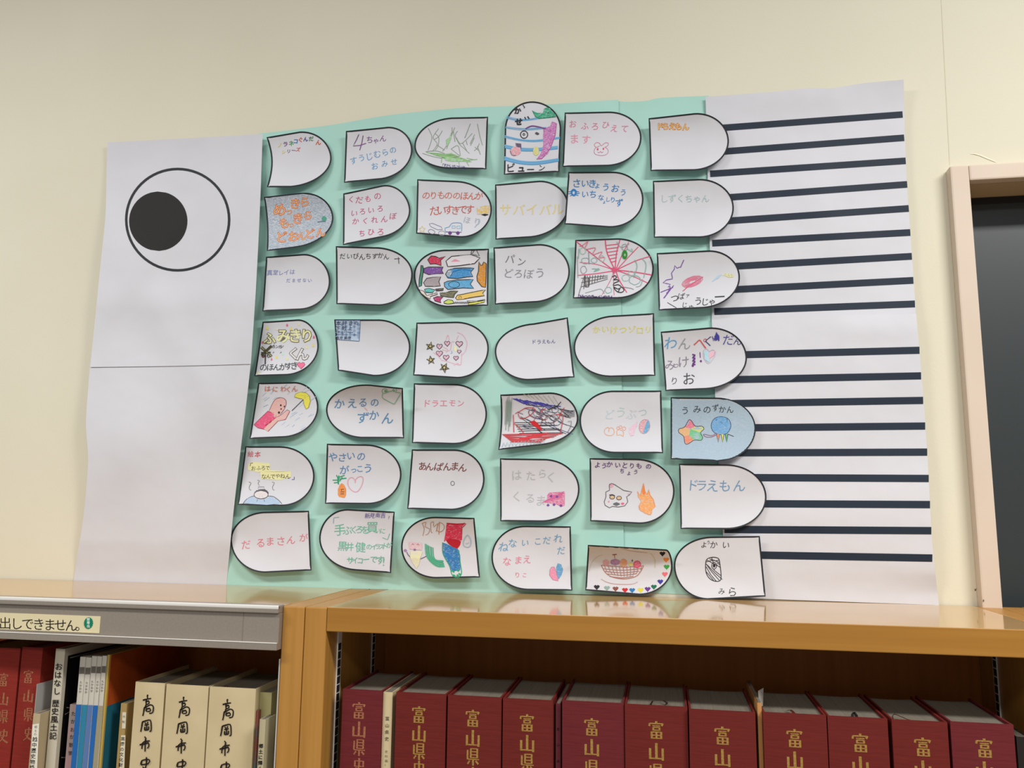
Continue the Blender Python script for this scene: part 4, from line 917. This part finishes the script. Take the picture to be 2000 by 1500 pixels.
for p in ([(1560,400),(1580,340),(1615,290)],[(1100,360),(1105,540)],[(1120,350),(1160,330),(1240,290),(1320,310),(1250,380),(1170,400),(1150,350)],[(1530,360),(1600,380),(1570,560)],[(1110,450),(1200,540),(1140,560)],[(1400,340),(1370,320),(1430,300)]): I.line('red_scribble',z(p),'c0343e',1.3,curve=True)
for k in range(9): x=1030+k*7; I.line('green_scribble',z([(x,175+random.uniform(0,60)),(x-14,420+random.uniform(0,110))]),'8a9c94',1.1)
for k in range(12): x=985+k*36; y=690-k*3; I.line('green_scribble',z([(x,y),(x+20,y-50),(x+34,y-8)]),'9fc0b8' if k%2 else '8fb0c4',1.0,jit=.6)
for k in range(7): x=1200+k*50; I.line('green_scribble',z([(x,150+k*4),(x+60,185+k*14)]),'a8a898',1)
I.line('black_scribble',z([(1445,310),(1540,280),(1580,232)]),'2a2a30',1.6); I.line('black_scribble',z([(1650,430),(1685,425),(1680,480),(1645,545)]),'555a70',1)
for k in range(5): I.line('black_scribble',z([(1600+k*6,330+k*14),(1720,318+k*14)]),'3f3f4a',.9)
I.build()
I=T((1291.4,763),(1295,885),(1200,763),(1200,885),(1132,820),'white scale with very faint writing over pastel hearts and a ball')
for ch,x,y,s,c in (('ど',1190,809,22,'c3ced6'),('う',1214,806,24,'b9cdc9'),('ぶ',1233,810,22,'c6ccd2'),('つ',1256,806,18,'b3c9cb')): I.text('faint_writing',ch,x,y,size=s,m=c)
z=lambda p: ZZ((1120,750),5,p)
I.line('pastel_shapes',z([(345,470),(348,430),(330,425),(305,445),(305,480),(330,500),(375,502),(398,475),(390,435),(360,428),(345,445)]),'e0ab8c',1.3,curve=True)
I.line('pastel_shapes',z([(425,500),(422,460),(440,445),(470,450),(490,470),(485,512)]),'e3ab8a',1.3); I.line('pastel_shapes',z([(425,500),(460,495),(485,512)]),'e3ab8a',1.2)
for x,y,r in ((435,430,12),(460,420,13),(495,435,16)): I.line('pastel_shapes',z(ell(x,y,r,r+2,10)),'e6a792',1.2,closed=True)
I.fill('pastel_shapes',z([(545,430),(580,400),(625,360),(620,410),(600,440),(590,500),(560,510),(540,470)]),crayon('e6b4cc'))
I.fill('pastel_shapes',z([(645,400),(680,355),(725,350),(700,410),(680,480),(650,450)]),crayon('e08a94')); I.fill('pastel_shapes',z([(725,345),(745,370),(740,430),(715,475),(680,485),(700,410)]),crayon('5fa5cf',lo=.5,hi=.8)); I.line('pastel_shapes',z(ell(694,415,52,70,20,.2)),'c99aa4',1,closed=True); I.build()
I=T((1310,776),(1310,896.6),(1400,776.6),(1400,900.6),(1476,838),'scale shaded pale blue with a rainbow star and a jellyfish',lift=.001)
I.fill('blue_shading',inner(I,.97),crayon('a3b8c8',lo=.45,hi=.95,base='c0cad5'),h=3)
st_=z([(1130,347),(1160,370),(1190,412),(1255,412),(1275,440),(1240,475),(1262,520),(1245,550),(1180,548),(1120,585),(1090,580),(1075,510),(1030,475),(1030,440),(1085,420)])
I.fill('rainbow_star',z([(1130,347),(1160,370),(1190,412),(1140,440),(1085,420)]),crayon('e0788e',lo=.5,hi=.9)); I.fill('rainbow_star',z([(1030,440),(1085,420),(1140,440),(1130,500),(1075,510),(1030,475)]),crayon('e0b07a',lo=.5,hi=.9)); I.fill('rainbow_star',z([(1190,412),(1255,412),(1275,440),(1240,475),(1140,440)]),crayon('c8cf7a',lo=.5,hi=.9)); I.fill('rainbow_star',z([(1140,440),(1240,475),(1262,520),(1245,550),(1180,548),(1130,500)]),crayon('6fc08c',lo=.5,hi=.9)); I.fill('rainbow_star',z([(1075,510),(1130,500),(1180,548),(1120,585),(1090,580)]),crayon('e08a6c',lo=.5,hi=.9))
I.n+=8
I.line('rainbow_star',st_,'3f3f46',1.2,closed=True,curve=True)
jb=z([(1345,400),(1365,350),(1410,322),(1470,322),(1520,350),(1538,410),(1515,465),(1480,490),(1400,488),(1355,450)]); I.fill('jellyfish',jb,crayon('6ba2d0',lo=.5,hi=.9)); I.line('jellyfish',jb,'3a4f70',1.2,closed=True,curve=True)
I.line('jellyfish',z([(1400,335),(1390,370),(1415,365),(1425,385),(1440,370),(1460,388),(1470,368),(1500,375),(1500,340)]),'3a4f70',1.1)
for x,c in ((1412,'e0946a'),(1455,'d8cf54'),(1495,'5fb06c')): I.fill('jellyfish',z([(x-14,490),(x+14,490),(x+2,570)]),c); I.line('jellyfish',z([(x-14,490),(x+2,570),(x+14,490)]),'3f3f46',1)
I.line('jellyfish',z([(1395,480),(1350,505),(1285,492),(1268,495),(1290,515),(1345,518),(1400,495)]),'8a4a60',1.2,curve=True); I.line('jellyfish',z([(1505,488),(1565,512)]),'3f3f46',1.3)
I.n+=10
for ch,x,y in zip('うみのずかん',(1338,1361,1381,1397,1411,1426),(801,799,800,796,799,801)): I.text('writing',ch,x,y,size=16,m='41474f')
I.build()
# --- row 6
I=T((479.2,871.7),(464.3,986),(548,871.7),(549.8,988.2),(614.2,930.2),'scale with a bather under rising steam, red heading and yellow highlighted writing',cf=.005)
z=lambda p: ZZ((440,860),5.556,p)
I.fill('highlight',z([(250,255),(300,235),(480,240),(490,330),(350,345),(240,320)]),'e9e6b0'); I.fill('highlight',z([(375,340),(480,325),(715,335),(715,400),(600,430),(390,425)]),'e8e5ae')
I.n+=10
I.text('writing','絵本',489.5,887,503,887,12,'d0505c')
for ch,x,y in zip('おふろで',(495,505,514,523),(915,914,914,914)): I.text('writing',ch,x,y,size=10,m='3c3a34')
for ch,x,y in zip('なんでやねん',(515,524,533,543,552,562),(931,931,931,930,930,930)): I.text('writing',ch,x,y,size=10.5,m='3c3a34')
I.line('writing',z([(270,280),(275,250),(300,245)]),'3c3a34',1); I.line('writing',z([(748,395),(748,425),(722,425)]),NAV,1)
I.fill('bather',z([(200,685),(230,640),(290,605),(350,635),(430,635),(480,608),(560,640),(610,685),(450,700)]),crayon('aec2dc',lo=.5,hi=1.0)); I.line('bather',z([(195,685),(230,640),(300,605),(335,608)]),'5a5a66',1.1,curve=True); I.line('bather',z([(460,605),(520,610),(580,650),(615,690)]),'5a5a66',1.1,curve=True)
I.fill('bather',z(ell(388,590,74,42)),'ded6d6'); I.line('bather',z(ell(388,590,76,44)),'4a4648',1.1,closed=True)
I.fill('bather',z([(312,590),(320,555),(360,535),(430,530),(470,560),(468,582),(440,550),(380,545),(335,560)]),'5c5660'); I.line('bather',z([(358,505),(420,505),(425,530),(355,532)]),'8c8a90',1,closed=True)
for x in (365,405): I.line('bather',z([(x-12,580),(x,575),(x+12,580)]),'5a5458',.9)
I.line('bather',z([(370,605),(385,615),(405,605)]),'5a5458',.9); I.line('bather',z([(350,640),(343,665)]),'5a5458',.9); I.line('bather',z([(420,640),(426,665)]),'5a5458',.9)
for x in (262,358,515): I.line('steam',z([(x-8,452),(x+18,462),(x-2,500),(x,530),(x+18,540)] if x!=358 else [(350,432),(372,440),(355,465),(370,490)]),'8a8a90',1,curve=True)
I.build()
I=T((638.5,866.8),(634.9,983.8),(715.4,868),(717.2,984.7),(784,926.6),'scale with blue writing, orange carrot and a pink heart outline')
for ch,x,y,s in (('や',651,893,21),('さ',668,893,19),('い',686,891,19),('の',706,891,18),('が',672,917,20),('っ',691,917,14),('こ',703,916,15),('う',718,915,20)): I.text('writing',ch,x,y,size=s,m='5c8bbd',bold=.006)
for p in ([(1232,380),(1228,480)],[(1205,378),(1232,420)],[(1165,432),(1235,432)],[(1178,462),(1232,455)],[(1235,400),(1295,380)],[(1240,420),(1315,410)],[(1240,445),(1270,400)],[(1220,400),(1224,470)]): I.line('carrot',z(p),'2f9a6c',2)
I.fill('carrot',z([(1262,465),(1290,480),(1312,530),(1310,600),(1292,625),(1240,620),(1222,590),(1222,530),(1240,485)]),crayon('e08a44',lo=.55,hi=.85))
for y in (532,562,582): I.line('carrot',z([(1248,y),(1290,y-3)]),'3c2a20',1.2)
I.line('carrot',z([(1262,535),(1262,555)]),'3c2a20',1)
I.line('heart',z([(1410,462),(1412,430),(1440,400),(1480,392),(1496,420),(1480,490),(1440,550),(1400,558),(1350,520),(1328,460),(1345,412),(1385,405),(1410,440)]),'dda0b0',1.6,curve=True); I.build()
I=T((804.5,877.9),(795.4,993.9),(886.7,877.9),(880.9,996.2),(946.3,935.3),'white scale with one brown-red word and a single tiny circle below it',cf=.006)
for ch,x,y in zip('あんぱんまん',(825,839,856,874,889,904),(911,912,911,912,911,913)): I.text('writing',ch,x,y,size=18,m='7c4440',bold=.006)
I.line('circle',ell(884,944,3.6,4.2,12),'5a5a60',1,closed=True); I.build()
I=T((976.6,895.3),(977.2,1018),(1060.7,896.3),(1058.8,1019),(1131.7,954.7),'white scale with very pale grey writing and a pink and purple scribbled patch')
z=lambda p: ZZ((790,740),5.171,p)
for ch,x,y,s in (('は',1008,927,23),('た',1036,928,20),('ら',1060,926,19),('く',1076,932,24),('く',1010,969,22),('る',1036,972,20),('ま',1056,979,24)): I.text('faint_writing',ch,x,y,size=s,m='b9bbbd')
I.fill('crayon_patch',z([(1440,1175),(1470,1140),(1620,1138),(1618,1280),(1580,1290),(1520,1260),(1390,1250),(1440,1220)]),crayon('d85a90',lo=.42,hi=.72))
for k in range(14): I.line('crayon_patch',z([(1390+k*14,1248-k*3),(1480+k*10,1200-k*5)]),'cf6a98',1.1)
for x,y in ((1450,1275),(1510,1270),(1580,1280),(1480,1185),(1540,1190)): I.fill('crayon_patch',z(ell(x,y,16,13,10)),'7a4a98')
I.build()
I=T((1151.6,895),(1153,1018),(1244,896),(1248,1023),(1317.4,960),'white scale with purple writing, a pencil-drawn animal head and an orange flame')
z=lambda p: ZZ((1120,750),5,p)
for ch,x,y in zip('ようかいとりもの',(1167,1180,1191,1206,1221,1234,1248,1267),(908,909,907,908,909,909,910,910)): I.text('writing',ch,x,y,size=12.5,m='6a4480',bold=.015)
for ch,x,y in zip('ちょう',(1215,1228,1242),(920,924,922)): I.text('writing',ch,x,y,size=10,m='6a4480',bold=.01)
I.line('animal_head',z([(350,1010),(350,980),(375,970),(400,980),(490,1040),(570,1055),(545,1085),(520,1100),(530,1150),(500,1190),(440,1200),(380,1195),(350,1210),(310,1185),(300,1150),(318,1100),(315,1055),(355,1035),(350,1010)]),'5c5c62',1.3,jit=.3)
I.fill('animal_head',z([(352,1005),(355,980),(378,972),(395,990),(370,1015)]),crayon('d87a98')); I.fill('animal_head',z([(520,1075),(560,1060),(540,1085)]),crayon('d89aac'))
I.fill('animal_head',z(ell(420,1172,34,18,16)),'6a6a70'); I.fill('animal_head',z(ell(345,1148,16,8,10)),'e08aa0'); I.fill('animal_head',z(ell(480,1168,20,11,10)),'e06a8c')
for x,y in ((378,1105),(445,1113)): I.fill('animal_head',z(ell(x,y,22,17,14)),'d8b890'); I.line('animal_head',z(ell(x,y,24,18,14)),'4c4040',1.2,closed=True); I.fill('animal_head',z(ell(x,y,7,9,8)),'3a2a26')
I.line('animal_head',z([(350,1085),(380,1080),(405,1092)]),'3a3a40',1.6)
I.fill('flame',z([(625,1050),(650,1095),(665,1050),(685,968),(695,1045),(720,1080),(735,1030),(745,1080),(780,1130),(798,1200),(770,1225),(755,1275),(700,1265),(650,1230),(645,1180),(665,1150),(630,1100)]),crayon('eaa25c',lo=.5,hi=.75)); I.line('flame',z([(625,1050),(650,1095),(665,1050),(685,968),(695,1045),(720,1080),(735,1030),(745,1080),(780,1130),(798,1200)]),'e58a4a',1.4)
I.line('flame',z([(665,1150),(640,1190),(650,1230),(690,1250),(735,1275),(760,1268),(765,1225)]),'e8a070',1.2,curve=True); I.fill('flame',z([(670,1060),(685,985),(705,1060),(690,1100)]),'e8854a'); I.build()
I=T((1326.4,906),(1329.4,1033),(1420,907),(1418,1033.6),(1497,972),'white scale with large thin blue lettering, sixth row right end')
for ch,x in zip('ドラえもん',(1353,1370,1391,1415,1443)): I.text('lettering',ch,x,948+random.uniform(-1,1),size=25,m='6d98bf',bold=-.004)
I.build()
# --- row 7
I=T((603.4,997.7),(608.3,1114),(521,999.5),(517.4,1118.6),(450.4,1054.4),'left-pointing white scale with one line of rose red writing, bottom row left')
for ch,x,y in zip('だるまさんが',(480,509,528,548,569,593),(1063,1060,1058,1056,1055,1050)): I.text('writing',ch,x,y,size=19,m='de7d8c')
I.build()
I=T((770.8,999.5),(763.6,1119.2),(683,994.6),(692,1114),(623.6,1047.2),'white scale with three lines of green writing and a purple note at the corner',cf=.006)
for ch,x,y in zip('新見南吉',(718,727,738,748),(1007,1007,1006,1007)): I.text('writing',ch,x,y,size=11,m='5c4f9c')
I.text('writing','?',760,1010,size=9,m='5c4f9c')
gn='6fb79c'
for ch,x,y,s in (('手',663,1036,25),('ぶ',679,1036,19),('く',692,1034,18),('ろ',702,1034,18),('を',713,1035,18),('買',727,1030,24),('い',738,1036,10),('に',747,1037,13),('黒',669,1066,21),('井',683,1068,17),('健',704,1068,21),('の',721,1068,12),('イ',731,1067,14),('ラ',738,1067,12),('ス',745,1067,12),('ト',751,1067,14),('が',760,1065,13),('サ',684,1094,16),('イ',693,1094,14),('コ',704,1094,14),('ー',716,1093,14),('で',730,1092,15),('す',743,1094,18),('!',750,1097,22)): I.text('writing',ch,x,y,size=s,m=gn)
I.line('writing',[(651,1022),(652,1011),(662,1010)],'8fb0b8',1.2); I.line('writing',[(761,1042),(757,1054),(747,1050)],gn,1.2); I.build()
I=T((926.6,1011.6),(937.4,1127.7),(851,1009.4),(851,1129.5),(783.5,1067.4),'scale with a red, blue and green crayon boot shape and green curve',ct=.008,ti=.014)
z=lambda p: ZZ((770,990),5.556,p)
for p in ([(305,180),(325,240),(310,315)],[(300,180),(345,165),(335,215),(385,240),(370,290),(340,305)],[(395,175),(400,270),(415,280)],[(395,175),(425,160),(430,220),(470,180),(455,270)],[(465,240),(480,180),(520,178),(545,215),(525,260),(480,270),(460,240)],[(490,160),(485,300)]): I.line('writing',z(p),'b5876a',1.2,curve=True)
I.fill('boot',z([(568,178),(600,175),(650,185),(770,180),(735,215),(735,290),(725,370),(690,360),(600,345),(540,375),(555,290)]),crayon('cf3050',lo=.56,hi=.80)); I.fill('boot',z([(560,365),(620,330),(725,372),(715,415),(685,455),(640,440),(590,405)]),'b8202e')
I.line('boot',z([(568,178),(650,187),(765,183)]),'b01f34',2); I.line('boot',z([(755,175),(778,185),(760,205),(735,225),(730,360)]),'b8303e',1.6)
I.fill('boot',z([(530,390),(560,395),(640,440),(690,455),(715,520),(718,600),(715,690),(620,700),(600,640),(560,560),(530,510)]),crayon('2f78b4',lo=.56,hi=.80)); I.line('boot',z([(525,385),(530,510),(600,640),(630,740),(690,765),(730,720),(715,600),(700,470)]),'2f9a6c',1.6,curve=True)
for x,y in ((640,700),(690,690),(710,730),(650,745),(690,745)): I.fill('boot',z(ell(x,y,20,14,10,.6)),'2fa070')
for k in range(8): I.line('green_curve',z([(335+k*12,400+k*6),(345+k*12,520+k*3),(400+k*8,600-k*3),(470+k*8,650-k*9),(550-k*3,650-k*8)]),'3fa580' if k%2 else '5fb594',1.5,curve=True,jit=.4)
I.fill('pastel_shapes',z([(155,378),(300,380),(300,470),(165,465)]),crayon('e3b0b8')); I.line('pastel_shapes',z([(188,412),(200,400),(215,412)]),'5a4a5c',1); I.line('pastel_shapes',z([(245,412),(258,402),(270,415)]),'5a4a5c',1)
I.fill('pastel_shapes',z(ell(120,473,18,18,12)),'a583b0'); I.fill('pastel_shapes',z(ell(222,464,18,14,12)),'8f6a9c'); I.line('pastel_shapes',z([(135,490),(150,520),(180,550)]),'5a4a6c',1.2); I.line('pastel_shapes',z([(285,565),(350,535)]),'5a4a6c',1.2); I.fill('pastel_shapes',z([(180,480),(310,480),(280,560),(270,620),(240,670),(200,610),(170,540)]),crayon('e8e4ae'))
I.line('blue_drop',z([(795,305),(830,360),(825,420),(790,438),(752,415),(755,360)]),'a5bbcf',1.8,closed=True,curve=True); I.line('blue_drop',z([(775,390),(790,402),(808,385)]),'a5bbcf',1.2,curve=True); I.build()
I=T((1114.7,1028.2),(1117.7,1153.4),(1027.4,1026.9),(1031,1152.5),(959.9,1087.2),'white scale with blue and pink writing and a half pink, half blue heart',cb=.010)
for ch,x,y,s,c in (('ね',984,1069,20,BLU),('な',1002,1062,20,BLU),('い',1026,1060,16,BLU),('こ',1050,1057,16,BLU),('だ',1068,1056,17,BLU),('れ',1091,1052,19,BLU),('だ',1096,1075,17,BLU),('な',990,1096,18,'e0839a'),('ま',1013,1095,18,'e0839a'),('え',1030,1092,18,'e0839a'),('り',1011,1123,13,'e0839a'),('こ',1025,1123,10,'e0839a')): I.text('writing',ch,x,y,size=s,m='6f9fc4' if c==BLU else c)
I.fill('two_tone_heart',z([(1690,680),(1705,655),(1735,650),(1755,700),(1780,780),(1775,805),(1720,790),(1685,740)]),crayon('e58aa8',lo=.5,hi=.8)); I.fill('two_tone_heart',z([(1755,660),(1775,612),(1810,620),(1832,680),(1815,740),(1785,785),(1765,730)]),crayon('5f9cc8',lo=.52,hi=.85)); I.line('two_tone_heart',z([(1690,680),(1705,655),(1735,650),(1755,700),(1780,805),(1720,790),(1685,740)]),'b08aa8',1,closed=True); I.build()
I=T((1148.5,1064.2),(1143.2,1152.9),(1300.5,1073.1),(1249.2,1162),(1313.4,1105),'scale with a drawn fruit basket bordered by small many-coloured hearts',ct=.016,cb=.004,cf=0,cr=.002,lift=.002)
z=lambda p: ZZ((1120,1010),5.263,p)
for x,y,c in ((915,375,'1c1a20'),(953,437,'e0883c'),(958,510,'3f9f46'),(940,585,'e8707c'),(893,662,'3f3a9c'),(827,715,'1f6a50'),(763,738,'6a3a8c'),(690,748,'d8cf3c'),(604,750,'2f74b0'),(530,748,'c8262c'),(433,735,'84503f'),(345,728,'8fa8a0'),(240,718,'2c2a30')): I.fill('small_hearts',z(heart(x,y,32)),c,h=1.5)
br='b07a6c'
I.line('basket',z([(285,495),(330,570),(400,615),(520,635),(640,610),(690,560),(722,500)]),br,1.5,curve=True); I.line('basket',z([(285,495),(400,505),(540,515),(722,500)]),br,1.3)
for k in range(11): x=320+k*38; I.line('basket',z([(x,500),(x+8+(5-k)*3,560),(x+12+(5-k)*7,612-abs(k-5)**2*1.8)]),br,1.1)
for k in range(4): I.line('basket',z([(305+k*22,530+k*26),(500,545+k*26),(705-k*30,528+k*26)]),br,1.2,curve=True)
for x,y,rx,ry_,c in ((335,468,34,34,'d8a0a8'),(430,462,52,34,'a878a8'),(515,470,40,42,'d89a70'),(655,485,36,34,'d85a78'),(590,485,26,20,'d8d070')): I.fill('fruit',z(ell(x,y,rx,ry_,20)),crayon(c,lo=.5,hi=.8))
I.line('fruit',z(ell(655,485,36,34)),'d04a68',1.4,closed=True); I.line('fruit',z([(400,388),(445,384)]),'9a5a4c',1.8); I.line('fruit',z([(420,390),(425,420)]),'9a5a4c',1.2); I.fill('fruit',z(ell(605,448,9,14,8)),'5a6a4c')
I.line('frame_lines',z([(285,635),(350,670),(450,688),(600,688),(660,665)]),'c9a09a',1,curve=True); I.line('frame_lines',z([(480,318),(600,350),(760,368)]),'c0a898',1,curve=True); I.line('frame_lines',z([(790,370),(835,430),(840,520)]),'c8c0a0',1,curve=True); I.line('frame_lines',z([(160,560),(185,470),(260,400),(300,390)]),'cfc8b0',1,curve=True); I.build()
I=T((1483.9,1047),(1495.3,1164.9),(1395.5,1048),(1382.2,1171),(1316.3,1103),'white scale with a black one-eyed bandaged figure, bottom row right',cf=.006,cb=.006)
for ch,x,y,s in (('よ',1375,1064,13),('う',1384,1059,8),('か',1394,1064,15),('い',1418,1064,17),('み',1410,1155,15),('ら',1431,1155,20)): I.text('writing',ch,x,y,size=s,m='45454b')
I.line('bandaged_figure',z([(1360,470),(1375,430),(1430,412),(1490,425),(1505,480),(1518,600),(1505,655),(1440,655),(1390,620),(1362,560)]),'2f2f34',1.5,closed=True,curve=True)
for p in ([(1365,460),(1440,440),(1505,470)],[(1370,440),(1480,500)],[(1365,480),(1420,560),(1500,650)],[(1365,510),(1410,590),(1470,660)],[(1375,490),(1450,570),(1530,640)],[(1365,560),(1440,650)],[(1400,430),(1460,450),(1500,440)],[(1420,415),(1440,470)],[(1470,490),(1515,520)],[(1440,540),(1515,600)],[(1475,470),(1512,490)]): I.line('bandaged_figure',z(p),'2f2f34',1.2)
I.line('bandaged_figure',z(ell(1446,500,24,34,16)),'2f2f34',1.3,closed=True); I.fill('bandaged_figure',z(ell(1446,498,12,22,12)),'1c1c20'); I.build()

bpy.data.objects.remove(_co,do_unlink=True)
for o in list(C.objects):
    for k in ('_o','_x'):
        if k in o.keys(): del o[k]
